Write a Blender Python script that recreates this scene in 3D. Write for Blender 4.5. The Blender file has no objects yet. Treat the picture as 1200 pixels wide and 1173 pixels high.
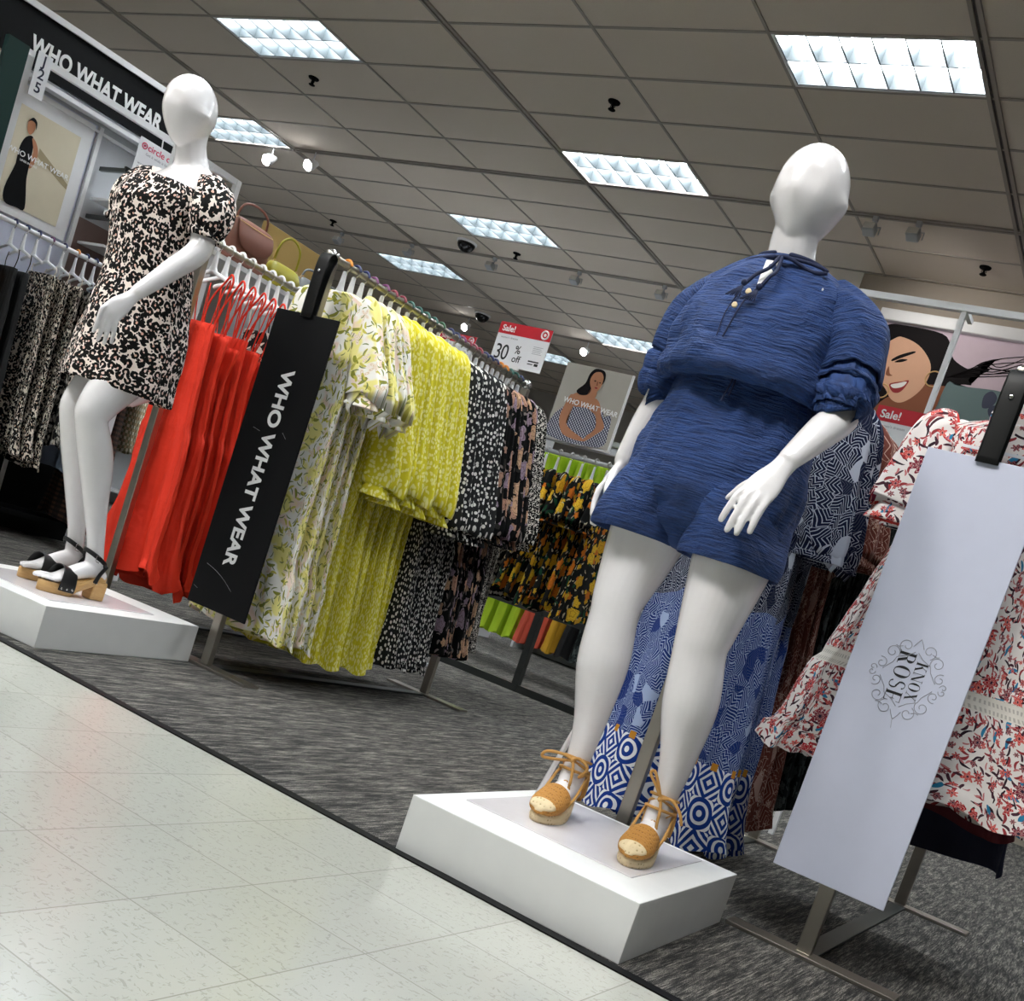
import bpy, bmesh, math, random
from mathutils import Vector, Matrix, noise
PI = math.pi
random.seed(7)
sc = bpy.context.scene
col = sc.collection

# ------------------------------------------------------------------ camera
YAW, PIT, ROL = .519, -.0945, .330
f_ = Vector((-math.sin(YAW)*math.cos(PIT), math.cos(YAW)*math.cos(PIT), math.sin(PIT)))
r_ = Vector((math.cos(YAW), math.sin(YAW), 0)); u_ = r_.cross(f_)
R2 = r_*math.cos(ROL) + u_*math.sin(ROL); U2 = -r_*math.sin(ROL) + u_*math.cos(ROL)
cam = bpy.data.cameras.new('camera'); co = bpy.data.objects.new('camera', cam); col.objects.link(co)
m = Matrix((R2, U2, -f_)).transposed().to_4x4(); m.translation = Vector((0, 0, .75)); co.matrix_world = m
cam.sensor_fit = 'HORIZONTAL'; cam.sensor_width = 36; cam.lens = 1260/1200*36
cam.shift_y = (799.5-586.5)/1200; cam.clip_start = .05; cam.clip_end = 100
sc.camera = co
# ------------------------------------------------------------------ world, exposure
w = bpy.data.worlds.new('World'); sc.world = w; w.use_nodes = True
w.node_tree.nodes['Background'].inputs[0].default_value = (.8, .84, .9, 1)
w.node_tree.nodes['Background'].inputs[1].default_value = .15
sc.view_settings.view_transform = 'Standard'; sc.view_settings.look = 'None'
sc.view_settings.exposure = 1.35; sc.view_settings.gamma = 1
sc.view_settings.use_curve_mapping = False
CZ = 4.39

# ------------------------------------------------------------------ node helper
def hx(s):
    s = s.lstrip('#'); c = [int(s[i:i+2], 16)/255 for i in (0, 2, 4)]
    return tuple(x/12.92 if x <= .04045 else ((x+.055)/1.055)**2.4 for x in c) + (1,)
class NT:
    def __init__(s, name):
        s.m = bpy.data.materials.new(name); s.m.use_nodes = True; s.t = s.m.node_tree; s.b = s.t.nodes['Principled BSDF']
        s._uv = None
    def node(s, ty, **k):
        n = s.t.nodes.new(ty)
        for a, v in k.items(): setattr(n, a, v)
        return n
    def put(s, sock, v):
        if v is None: return
        if isinstance(v, bpy.types.NodeSocket): s.t.links.new(v, sock)
        else: sock.default_value = v
    def uv(s):
        if not s._uv: s._uv = s.node('ShaderNodeTexCoord')
        return s._uv.outputs['UV']
    def oc(s):
        if not s._uv: s._uv = s.node('ShaderNodeTexCoord')
        return s._uv.outputs['Object']
    def mt(s, op, a, b=None, c=None, clamp=False):
        n = s.node('ShaderNodeMath', operation=op, use_clamp=clamp)
        s.put(n.inputs[0], a); s.put(n.inputs[1], b); s.put(n.inputs[2], c); return n.outputs[0]
    def vm(s, op, a, b=None, out=0):
        n = s.node('ShaderNodeVectorMath', operation=op); s.put(n.inputs[0], a)
        if b is not None: s.put(n.inputs[3 if op == 'SCALE' else 1], b)
        return n.outputs['Value' if op in ('LENGTH', 'DISTANCE', 'DOT_PRODUCT') else 'Vector']
    def sep(s, v):
        n = s.node('ShaderNodeSeparateXYZ'); s.put(n.inputs[0], v); return n.outputs
    def comb(s, x, y, z=0.):
        n = s.node('ShaderNodeCombineXYZ'); s.put(n.inputs[0], x); s.put(n.inputs[1], y); s.put(n.inputs[2], z); return n.outputs[0]
    def mix(s, f, a, b):
        n = s.node('ShaderNodeMix', data_type='RGBA'); s.put(n.inputs[0], f); s.put(n.inputs[6], a); s.put(n.inputs[7], b); return n.outputs[2]
    def ramp(s, f, stops, interp='LINEAR'):
        n = s.node('ShaderNodeValToRGB'); s.put(n.inputs[0], f); r = n.color_ramp; r.interpolation = interp
        while len(r.elements) < len(stops): r.elements.new(.5)
        for e, (p, c) in zip(r.elements, stops):
            e.position = p; e.color = c if len(c) == 4 else (*c, 1)
        return n.outputs[0]
    def noise(s, v, sc_=5, det=2, rough=.5, dist=0., dim='2D'):
        n = s.node('ShaderNodeTexNoise', noise_dimensions=dim); s.put(n.inputs['Vector'], v); n.inputs['Scale'].default_value = sc_
        n.inputs['Detail'].default_value = det; n.inputs['Roughness'].default_value = rough; n.inputs['Distortion'].default_value = dist
        return n.outputs[0], n.outputs[1]
    def vor(s, v, sc_, rnd=1., feat='F1', dim='2D'):
        n = s.node('ShaderNodeTexVoronoi', voronoi_dimensions=dim, feature=feat); s.put(n.inputs['Vector'], v)
        n.inputs['Scale'].default_value = sc_; n.inputs['Randomness'].default_value = rnd; return n.outputs
    def lt(s, a, b): return s.mt('LESS_THAN', a, b)
    def gt(s, a, b): return s.mt('GREATER_THAN', a, b)
    def wob(s, v, sc_, amt):          # coordinates shaken by noise
        c = s.noise(v, sc_, 2)[1]; d = s.vm('SUBTRACT', c, (.5, .5, .5)); return s.vm('ADD', v, s.vm('SCALE', d, amt))
    def scl(s, v, x, y): return s.vm('MULTIPLY', v, (x, y, 1))
    def flower(s, v, sc_, r0, k, dep=.3, keep=1., off=(0, 0, 0)):
        if any(off): v = s.vm('ADD', v, off)
        o = s.vor(v, sc_, .8); d = s.vm('SUBTRACT', v, o['Position']); x, y, _ = s.sep(d)
        ang = s.mt('ARCTAN2', y, x); cc = s.sep(o['Color'])
        ang = s.mt('ADD', s.mt('MULTIPLY', ang, float(k)), s.mt('MULTIPLY', cc[0], 6.))
        lim = s.mt('MULTIPLY', s.mt('ADD', s.mt('MULTIPLY', s.mt('COSINE', ang), dep), 1-dep), r0)
        lim = s.mt('MULTIPLY', lim, s.mt('ADD', s.mt('MULTIPLY', cc[2], .5), .55))
        msk = s.mt('MULTIPLY', s.lt(o['Distance'], lim), s.lt(cc[1], keep))
        return msk, cc, s.mt('DIVIDE', o['Distance'], lim)
    def leaf(s, v, sc_, w_, ratio, keep=1., off=(0, 0, 0)):      # thin slanted strokes
        v = s.vm('ADD', v, off); o = s.vor(v, sc_, .9); d = s.vm('SUBTRACT', v, o['Position']); x, y, _ = s.sep(d); cc = s.sep(o['Color'])
        a = s.mt('MULTIPLY', cc[0], 6.28); ca = s.mt('COSINE', a); sa = s.mt('SINE', a)
        p = s.mt('ADD', s.mt('MULTIPLY', x, ca), s.mt('MULTIPLY', y, sa)); q = s.mt('SUBTRACT', s.mt('MULTIPLY', y, ca), s.mt('MULTIPLY', x, sa))
        q = s.mt('ADD', q, s.mt('MULTIPLY', s.mt('MULTIPLY', p, p), float(sc_)*.6))
        e = s.mt('ADD', s.mt('POWER', s.mt('MULTIPLY', s.mt('ABSOLUTE', p), sc_/w_), 2.), s.mt('POWER', s.mt('MULTIPLY', s.mt('ABSOLUTE', q), sc_*ratio/w_), 2.))
        return s.mt('MULTIPLY', s.lt(e, 1.), s.lt(cc[1], keep)), cc
    def bump(s, h, st=.3, dist=.01):
        n = s.node('ShaderNodeBump'); s.put(n.inputs['Height'], h); n.inputs['Strength'].default_value = st; n.inputs['Distance'].default_value = dist
        s.t.links.new(n.outputs[0], s.b.inputs['Normal'])
    def done(s, c=None, rough=.5, metal=0., **k):
        s.put(s.b.inputs['Base Color'], c); s.put(s.b.inputs['Roughness'], rough); s.b.inputs['Metallic'].default_value = metal
        for a, v in k.items(): s.put(s.b.inputs[a.replace('_', ' ')], v)
        return s.m
def plain(name, c, rough=.5, metal=0., **k):
    n = NT(name); c = hx(c) if isinstance(c, str) else c
    v = n.noise(n.oc(), 14, 2, dim='3D')[0]                         # slight unevenness of the surface
    c2 = tuple(x*.93 for x in c[:3]) + (1,)
    return n.done(n.mix(v, c2, c), rough, metal, **k)
def emit(name, c, st):
    n = NT(name); return n.done((0, 0, 0, 1), .5, Emission_Color=hx(c), Emission_Strength=st)

M = {}
M['white'] = plain('white_gloss', '#ece9ea', .22, Coat_Weight=.3)
M['plat'] = plain('white_painted_board', '#e9e9e7', .45)
M['plate'] = plain('satin_base_plate', '#dcd8da', .18)
M['steel'] = plain('brushed_steel', '#a9a49b', .34, 1.)
M['chrome'] = plain('chrome', '#d8d8d8', .12, 1.)
M['darksteel'] = plain('dark_steel', '#4a4d4c', .4, .8)
M['frame'] = plain('white_metal', '#e8e8ea', .35)
M['gray'] = plain('pale_grey_panel', '#b9bcc0', .5)
M['blk'] = plain('black_board', '#050609', .55, Specular_IOR_Level=.2)
M['strap'] = plain('black_strap', '#080909', .45, Specular_IOR_Level=.3)
M['green'] = plain('dark_green_panel', '#06302c', .5)
M['signwhite'] = plain('pale_board', '#ccd0e2', .4)
M['plastic'] = plain('white_plastic', '#efeff2', .35)
M['letter'] = plain('white_letter', '#f2f2f2', .5)
M['ink'] = plain('dark_ink', '#17171c', .6)
M['greyink'] = plain('grey_ink', '#9a9ba5', .6)
M['redcard'] = plain('red_card', '#c8182c', .5)
M['whitecard'] = plain('white_card', '#e9eaee', .5)
M['blackcloth'] = plain('black_cloth', '#040405', .9, Specular_IOR_Level=.1)
M['wood'] = None
# ------------------------------------------------------------------ mesh helpers
def link(name, data, parent=None, loc=None):
    o = bpy.data.objects.new(name, data); col.objects.link(o)
    if parent: o.parent = parent
    if loc is not None: o.location = loc
    return o
def tag(o, label=None, cat=None, group=None, kind=None):
    if label: o['label'] = label
    if cat: o['category'] = cat
    if group: o['group'] = group
    if kind: o['kind'] = kind
    return o
def thing(name, label, cat, loc=(0, 0, 0), rz=0, group=None):
    o = link(name, None, None, loc); o.rotation_euler = (0, 0, rz); return tag(o, label, cat, group)
def obj(name, bm, mat, parent=None, loc=None, smooth=False, shift=None):
    if shift: bmesh.ops.translate(bm, verts=bm.verts, vec=-Vector(shift))
    me = bpy.data.meshes.new(name); bmesh.ops.recalc_face_normals(bm, faces=bm.faces); bm.to_mesh(me); bm.free()
    for mm in (mat if isinstance(mat, (list, tuple)) else [mat]): me.materials.append(mm)
    if smooth:
        for p in me.polygons: p.use_smooth = True
    return link(name, me, parent, loc)
def struct(name, bm, mat, label=None):
    o = obj(name, bm, mat); o['kind'] = 'structure'
    if label: o['label'] = label
    return o
def dup(root, loc, rz=None, label=None, group=None, scale=None):
    r = root.copy(); col.objects.link(r); r.location = loc
    if rz is not None: r.rotation_euler = (0, 0, rz)
    if label: r['label'] = label
    if group: r['group'] = group
    if scale: r.scale = scale
    for ch in list(root.children):
        c = ch.copy(); col.objects.link(c); c.parent = r
        for g in list(ch.children):
            d = g.copy(); col.objects.link(d); d.parent = c
    return r
def B(): return bmesh.new()
def box(bm, a, b, mi=0, bev=0.):
    (x0, y0, z0), (x1, y1, z1) = a, b
    vs = [bm.verts.new((x, y, z)) for x in (x0, x1) for y in (y0, y1) for z in (z0, z1)]
    fs = []
    for q in ((0, 1, 3, 2), (4, 6, 7, 5), (0, 4, 5, 1), (2, 3, 7, 6), (0, 2, 6, 4), (1, 5, 7, 3)):
        f = bm.faces.new([vs[i] for i in q]); f.material_index = mi; fs.append(f)
    if bev:
        es = list({e for f in fs for e in f.edges}); bmesh.ops.bevel(bm, geom=es, offset=bev, segments=2, affect='EDGES', profile=.5)
    return bm
def cr(p0, p1, p2, p3, t):
    return [.5*((2*b) + (-a+c)*t + (2*a-5*b+4*c-d)*t*t + (-a+3*b-3*c+d)*t**3) for a, b, c, d in zip(p0, p1, p2, p3)]
def sweep(bm, pts, side=(1, 0, 0), n=20, sub=4, cap=(1, 1), mi=0, fn=None, uv=False, cs=1., tz=None):
    """closed tube through pts (x,y,z,a,b): a = radius along side, b = radius across; fn(i,phi,t,arc)->(mult, offset) adds folds"""
    P = [list(p) + ([p[3]] if len(p) == 4 else []) for p in pts]
    S = []
    for i in range(len(P)-1):
        a, b, c, d = P[max(i-1, 0)], P[i], P[i+1], P[min(i+2, len(P)-1)]
        for k in range(sub): S.append(cr(a, b, c, d, k/sub))
    S.append(P[-1])
    rings = []; arc = 0; L = len(S)
    uvl = bm.loops.layers.uv.verify() if uv else None
    arcs = []
    for i, q in enumerate(S):
        c = Vector(q[:3]); t = Vector(S[min(i+1, L-1)][:3]) - Vector(S[max(i-1, 0)][:3])
        if t.length < 1e-9: t = Vector((0, 0, 1))
        if tz: t = Vector(tz)
        t.normalize(); s = Vector(side); s = (s - t*s.dot(t)).normalized(); o = t.cross(s)
        if i and o.dot(po) < 0: o = -o          # the wall folds back on itself: keep the ring's sense
        po = o
        if i: arc += (c-Vector(S[i-1][:3])).length
        arcs.append(arc); ring = []
        for k in range(n):
            ph = 2*PI*k/n; cx, sy = math.cos(ph), math.sin(ph)
            if cs != 1: cx, sy = math.copysign(abs(cx)**cs, cx), math.copysign(abs(sy)**cs, sy)
            mu, of = fn(i/(L-1), ph, arc) if fn else (1, 0)
            ring.append(bm.verts.new(c + s*cx*(q[3]*mu+of) + o*sy*(q[4]*mu+of)))
        rings.append(ring)
    mr = max(.5*(q[3]+q[4]) for q in S)
    for i in range(L-1):
        for k in range(n):
            f = bm.faces.new((rings[i][k], rings[i][(k+1) % n], rings[i+1][(k+1) % n], rings[i+1][k])); f.material_index = mi; f.smooth = True
            if uv:
                for l, (uu, vv) in zip(f.loops, ((k, i), (k+1, i), (k+1, i+1), (k, i+1))): l[uvl].uv = (uu/n*2*PI*mr, S[vv][2] if uv == 'z' else arcs[vv])
    for e, ring in ((0, rings[0]), (1, rings[-1])):
        if cap[e]:
            q = S[0 if e == 0 else -1]; c = Vector(q[:3]); t = (c - Vector(S[1 if e == 0 else -2][:3])).normalized(); r = min(q[3], q[4])*cap[e]
            last = ring
            for st in (.35, .7, .92):
                h = math.sin(st*PI/2)*r; m_ = math.cos(st*PI/2); new = [bm.verts.new(c + (v.co-c)*m_ + t*h) for v in ring]
                for k in range(n):
                    f = bm.faces.new((last[k], last[(k+1) % n], new[(k+1) % n], new[k])); f.smooth = True; f.material_index = mi
                last = new
            vc = bm.verts.new(c + t*r)
            for k in range(n):
                f = bm.faces.new((last[k], last[(k+1) % n], vc)); f.smooth = True; f.material_index = mi
    return bm
def tube(bm, pts, r, n=8, sub=3, mi=0, cap=(1, 1)):
    a = Vector(pts[-1][:3])-Vector(pts[0][:3]); s = (0, 1, 0) if abs(a.y) < max(abs(a.x), abs(a.z)) else (1, 0, 0)
    if abs(a.x) < 1e-6 and abs(a.y) < 1e-6 and abs(a.z) < 1e-6: s = (0, 1, 0)
    return sweep(bm, [(*p[:3], r, r) for p in pts], s, n, sub, cap, mi)
def bar(bm, a, b, r, n=12, mi=0):
    return sweep(bm, [(*a, r, r), (*b, r, r)], (0, 0, 1) if abs(b[2]-a[2]) < .5*(Vector(b)-Vector(a)).length else (1, 0, 0), n, 1, (.2, .2), mi)
def ball(bm, c, r, sx=1, sy=1, sz=1, n=16):
    m4 = Matrix.Translation(Vector(c)) @ Matrix.Diagonal((sx*r, sy*r, sz*r, 1)); x = bmesh.ops.create_uvsphere(bm, u_segments=n, v_segments=max(6, n//2), radius=1, matrix=m4)
    for v in x['verts']:
        for f in v.link_faces: f.smooth = True
    return x['verts']
def torus(bm, c, R, r, axis='Y', n=20, m_=8, a0=0, a1=2*PI):
    full = abs(a1-a0-2*PI) < 1e-6; rings = []
    for i in range(n if full else n+1):
        a = a0+(a1-a0)*i/n; ring = []
        for j in range(m_):
            b = 2*PI*j/m_; rr = R+r*math.cos(b); h = r*math.sin(b)
            p = {'Y': (rr*math.cos(a), h, rr*math.sin(a)), 'Z': (rr*math.cos(a), rr*math.sin(a), h), 'X': (h, rr*math.cos(a), rr*math.sin(a))}[axis]
            ring.append(bm.verts.new(Vector(c)+Vector(p)))
        rings.append(ring)
    for i in range(n):
        A, C = rings[i], rings[(i+1) % len(rings)]
        for j in range(m_):
            f = bm.faces.new((A[j], A[(j+1) % m_], C[(j+1) % m_], C[j])); f.smooth = True
    return bm
def text(name, s, size, mat, parent, loc, rot, bold=0., ext=.0015, align='LEFT', spacing=1.0, xs=1.0, shear=0.):
    cu = bpy.data.curves.new(name, 'FONT'); cu.body = s; cu.size = size; cu.extrude = ext; cu.offset = bold; cu.align_x = align; cu.space_character = spacing; cu.shear = shear
    t = bpy.data.objects.new(name+'_tmp', cu); col.objects.link(t)
    bpy.context.view_layer.update()
    me = bpy.data.meshes.new_from_object(t.evaluated_get(bpy.context.evaluated_depsgraph_get())); bpy.data.objects.remove(t); bpy.data.curves.remove(cu)
    for v in me.vertices: v.co.x *= xs
    me.materials.clear(); me.materials.append(mat); me.name = name
    o = link(name, me, parent, loc); o.rotation_euler = rot; return o
def card(bm, pts, mi=0, z=0.):
    f = bm.faces.new([bm.verts.new(p) for p in pts]); f.material_index = mi; return f
def poly(bm, pts, y=0., mi=0, th=.0):      # polygon in the XZ plane at depth y (facing -Y); thin slab when th
    vs = [bm.verts.new((p[0], y, p[1])) for p in pts]; f = bm.faces.new(vs); f.material_index = mi
    if th:
        r = bmesh.ops.extrude_face_region(bm, geom=[f]); bmesh.ops.translate(bm, verts=[v for v in r['geom'] if isinstance(v, bmesh.types.BMVert)], vec=(0, -th, 0))
        for g in r['geom']:
            if isinstance(g, bmesh.types.BMFace): g.material_index = mi
    return bm
def nz(x, y=0., z=0.): return noise.noise(Vector((x, y, z)))
# ------------------------------------------------------------------ structure
def ceiling_mat():
    n = NT('ceiling_tile'); a = n.noise(n.oc(), 160, 3, .7, dim='3D')[0]; b = n.noise(n.oc(), 1.1, 2, dim='3D')[0]
    c = n.mix(n.mt('MULTIPLY', n.gt(a, .62), .25), hx('#d1c6b9'), hx('#a89d90')); c = n.mix(n.mt('MULTIPLY', b, .25), c, hx('#dcd2c6'))
    n.bump(a, .25, .004); return n.done(c, .85)
def vct_mat():
    n = NT('vinyl_floor_tile'); v = n.oc(); x, y, _ = n.sep(v)
    T = .305
    fx = n.mt('PINGPONG', n.mt('ADD', x, 1.65+T*40), T/2); fy = n.mt('PINGPONG', n.mt('ADD', y, -1.63+T*40), T/2)
    seam = n.mt('MULTIPLY', n.gt(fx, .0015), n.gt(fy, .0015))
    w_ = n.wob(n.vm('MULTIPLY', v, (1, 1, 1)), 20, .03)
    ch = n.noise(n.vm('MULTIPLY', w_, (34, 110, 1)), 1, 3, .65)[0]; ch2 = n.noise(n.vm('MULTIPLY', w_, (120, 40, 1)), 1, 3, .65)[0]
    chip = n.mt('MAXIMUM', n.gt(ch, .64), n.gt(ch2, .66))
    cell = n.noise(n.vm('SNAP', n.vm('ADD', v, (1.65, -1.63, 0)), (T, T, 1)), 3.7, 0)[0]
    c = n.mix(cell, hx('#b7b7ad'), hx('#c4c3b9')); c = n.mix(n.mt('MULTIPLY', chip, .40), c, hx('#8a887e')); c = n.mix(seam, hx('#9f9d93'), c)
    n.bump(n.noise(v, 6, 2, dim='3D')[0], .03, .01)
    return n.done(c, n.mt('ADD', n.mt('MULTIPLY', n.noise(v, 3, 3)[0], .12), .16), Coat_Weight=.35, Coat_Roughness=.12)
def carpet_mat():
    n = NT('streaked_carpet'); v = n.oc(); x, y, _ = n.sep(v)
    a = n.noise(n.vm('MULTIPLY', v, (230, 13, 1)), 1, 4, .75)[0]; b = n.noise(n.vm('MULTIPLY', v, (50, 4.5, 1)), 1, 3, .6)[0]; g = n.noise(v, 420, 2)[0]
    t = n.mt('ADD', n.mt('ADD', n.mt('MULTIPLY', a, .62), n.mt('MULTIPLY', b, .38)), n.mt('MULTIPLY', n.mt('SUBTRACT', g, .5), .5))
    c = n.ramp(t, [(.38, hx('#0e0e10')), (.48, hx('#31302f')), (.55, hx('#5a5752')), (.67, hx('#a7a198'))])
    n.bump(n.mt('ADD', g, a), .6, .006); return n.done(c, .95)
M['ceil'] = ceiling_mat(); M['vct'] = vct_mat(); M['carpet'] = carpet_mat()
M['tee'] = plain('ceiling_tee', '#9b938a', .5); M['teedark'] = plain('dark_tee', '#3b3733', .5)
M['wallp'] = plain('wall_paint', '#a3988c', .8); M['wallg'] = plain('wall_paint_grey', '#c4c0ba', .8)
YE = 2.245
XL, XR, YN, YF = -14., 4.5, -4.5, 18.5
b_ = B(); box(b_, (XL, YN, -.06), (XR, YE-.035, 0)); struct('floor', b_, M['vct'])
b_ = B(); box(b_, (XL, YE, -.06), (XR, YF, 0)); struct('floor.001', b_, M['carpet'])
b_ = B(); box(b_, (XL, YE-.035, -.06), (XR, YE, .004)); struct('trim_1', b_, M['blk'])
CX = 1.28; GY = .603; X0 = -2.005; Y0 = 8.556
LIJ = [(0, -4), (-2, -1), (-4, 2), (-4, -4), (-6, -1), (-6, 5), (-4, 8), (-6, 11), (-2, 5), (-2, -7), (0, -10), (2, -7), (2, -1), (-4, -10), (-6, -7), (-2, -13), (2, -13), (0, -16), (-4, -16), (-2, -19)]
b_ = B()
xs_ = [max(XL, min(XR, X0+k*CX)) for k in range(-10, 7)]
for k in range(-10, 6):
    js = sorted(j for kk, j in LIJ if kk-1 == k); y = YN; xa, xb = xs_[k+10], xs_[k+11]
    if xb - xa < .01: continue
    for j in js: box(b_, (xa, y, CZ), (xb, Y0+j*GY, CZ+.1)); y = Y0+(j+1)*GY
    box(b_, (xa, y, CZ), (xb, YF, CZ+.1))
struct('ceiling', b_, M['ceil'])
b_ = B()
for k in range(-9, 6):
    if k % 3: box(b_, (X0+k*CX-.011, YN, CZ-.006), (X0+k*CX+.011, YF, CZ+.01))
for k in range(-21, 17):
    y = Y0+k*GY
    if k not in (0, 4, 9): box(b_, (XL, y-.011, CZ-.006), (XR, y+.011, CZ+.01))
struct('trim_2', b_, M['tee'])
b_ = B()
for k in range(-9, 6, 3):
    x = X0+k*CX
    box(b_, (x-.036, YN, CZ-.014), (x-.010, YF, CZ+.01)); box(b_, (x+.010, YN, CZ-.014), (x+.036, YF, CZ+.01)); box(b_, (x-.010, YN, CZ-.004), (x+.010, YF, CZ+.01), 1)
for k in (0, 4, 9):
    y = Y0+k*GY
    box(b_, (XL, y-.034, CZ-.014), (XR, y-.010, CZ+.01)); box(b_, (XL, y+.010, CZ-.014), (XR, y+.034, CZ+.01)); box(b_, (XL, y-.010, CZ-.004), (XR, y+.010, CZ+.01), 1)
struct('trim_3', b_, [M['tee'], M['teedark']])
b_ = B(); box(b_, (-3.48, 9.8, 0), (XR, 9.95, CZ)); struct('wall_back', b_, M['wallp'])
b_ = B(); box(b_, (-3.48, 9.95, 0), (-3.33, YF, CZ)); struct('wall_side', b_, M['wallp'])
b_ = B(); box(b_, (XL, YF-.1, 0), (-3.48, YF, CZ)); struct('wall_far', b_, M['wallg'])
b_ = B(); box(b_, (XL-.1, YN, 0), (XL, YF, CZ)); struct('wall_left', b_, M['wallg'])
b_ = B(); box(b_, (XR, YN, 0), (XR+.1, 9.8, CZ)); struct('wall_right', b_, M['wallg'])
b_ = B(); box(b_, (XL, YN-.1, 0), (XR, YN, CZ)); struct('wall_front', b_, M['wallg'])

# ------------------------------------------------------------------ ceiling lights
M['lamp'] = emit('lamp_panel', '#f4fbff', 22); M['louver'] = plain('satin_louver', '#30373a', .5)
def ceiling_light(first=None):
    t = thing('ceiling_light', 'x', 'ceiling light')
    W, D, H = 1.27, .593, .15; b = B()
    for a, c in (((-W/2, -D/2, 0), (W/2, -D/2+.022, H)), ((-W/2, D/2-.022, 0), (W/2, D/2, H)), ((-W/2, -D/2, 0), (-W/2+.022, D/2, H)), ((W/2-.022, -D/2, 0), (W/2, D/2, H))): box(b, a, c)
    obj('frame', b, M['frame'], t)
    b = B(); box(b, (-W/2+.022, -D/2+.022, H-.01), (W/2-.022, D/2-.022, H)); obj('diffuser', b, M['lamp'], t)
    b = B(); h = .105
    def blade(x0, y0, x1, y1):      # wedge blade, thin below and wider on top
        box(b, (x0, y0, .004), (x1, y1, h))
    for i in range(0, 7): x = -W/2+.024+(W-.048)*i/6; blade(x-.005, -D/2+.023, x+.005, D/2-.023)
    for y in (-D/2+.026, 0, D/2-.026): blade(-W/2+.023, y-.005, W/2-.023, y+.005)
    obj('louver_grid', b, M['louver'], t); return t
LI = [(0, 6.42, 'nearest the blue-suited mannequin\'s head'), (-2, 8.25, 'second out from the big one, meeting the light track'), (-4, 10.09, 'third along, above the two spotlights'), (-4, 6.42, 'above the leopard-dress mannequin, beside the header fascia'),
      (-6, 8.25, 'just behind the leopard-dress mannequin\'s head'), (-6, 11.87, 'above the row of hangers'), (-4, 13.66, 'beyond the security dome'), (-6, 15.45, 'low and far beyond the sale card'),
      (-2, 11.87, 'hidden past the blue shoulder'), (-2, 4.6, 'above the carpet edge'), (0, 2.8, 'over the aisle'), (2, 4.6, 'over the white sign'), (2, 8.25, 'by the back wall'), (-4, 2.8, 'over the aisle end'), (-6, 4.6, 'over the header bay'),
      (-2, .95, 'above the aisle tiles'), (2, .95, 'above the aisle'), (0, -.9, 'behind the viewer'), (-4, -.9, 'aisle far end'), (-2, -2.7, 'aisle back row')]
l0 = ceiling_light()
for i, (k, y, s) in enumerate(LI):
    k, j = LIJ[i]; x = X0 + (k-.5)*CX; y = Y0+(j+.5)*GY
    o = l0 if i == 0 else dup(l0, (0, 0, 0))
    o.location = (x, y, CZ-.004); tag(o, 'recessed fluorescent ceiling light with louvres, '+s, None, 'recessed ceiling lights')
def spot(first=None):
    t = thing('track_spotlight', 'x', 'spotlight'); b = B(); box(b, (-.02, -.02, -.04), (.02, .02, 0)); bar(b, (0, 0, -.04), (0, 0, -.09), .006); obj('mount', b, M['gray'], t)
    b = B(); tube(b, [(-.062, 0, -.14), (-.062, 0, -.085), (.062, 0, -.085), (.062, 0, -.14)], .005, 6, 1); obj('yoke', b, M['gray'], t)
    b = B(); box(b, (-.052, -.05, -.175), (.052, .04, -.10), 0, .012); h = obj('lamp_head', b, M['gray'], t); h.rotation_euler = (-.35, 0, 0)
    b = B(); box(b, (-.042, -.056, -.165), (.042, -.0505, -.11)); l = obj('lens', b, M['spotlens'], h)
    return t
M['spotlens'] = plain('spot_glass', '#e8e4dc', .2)
s0 = spot()
SP = [(-3.1, 8.55, 'first of the pair beside the blue mannequin\'s head'), (-2.75, 8.55, 'second of the pair beside the blue mannequin\'s head'), (-11.05, 10.97, 'furthest along the second track'), (-9.8, 10.97, 'beside the far light over the hangers'),
      (-8.45, 10.97, 'next to the black dome'), (-7.2, 10.97, 'mid track above the sale card'), (-6.05, 10.97, 'track end near the blue shoulder')]
for i, (x, y, s) in enumerate(SP):
    o = s0 if i == 0 else dup(s0, (0, 0, 0)); o.location = (x, y, CZ-.012); tag(o, 'square grey track spotlight, '+s, None, 'grey track spotlights')
M['glow'] = emit('lit_spot_lens', '#ffffff', 14)
def lit(loc, s):
    t = thing('lit_spotlight', 'lit round white spotlight '+s, 'spotlight', loc, 0, 'lit round spotlights')
    b = B(); bar(b, (0, 0, 0), (0, 0, -.10), .008); obj('stem', b, M['frame'], t)
    b = B(); sweep(b, [(0, .05, -.10, .03, .03), (0, 0, -.13, .055, .055), (0, -.06, -.17, .06, .06)], (1, 0, 0), 16, 3, (1, 0)); obj('housing', b, M['frame'], t, smooth=True)
    b = B(); ball(b, (0, -.062, -.171), .052, 1, .6, .8); obj('bulb', b, M['glow'], t)
lit((-10.0, 8.556, CZ-.012), 'beside the ceiling light behind the leopard mannequin'); lit((-9.35, 8.556, CZ-.012), 'second on the track past the leopard mannequin')
lit((-10.9, 14.0, CZ-.012), 'above the yellow dress hangers'); lit((-8.64, 14.0, CZ-.012), 'above the portrait poster')
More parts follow.
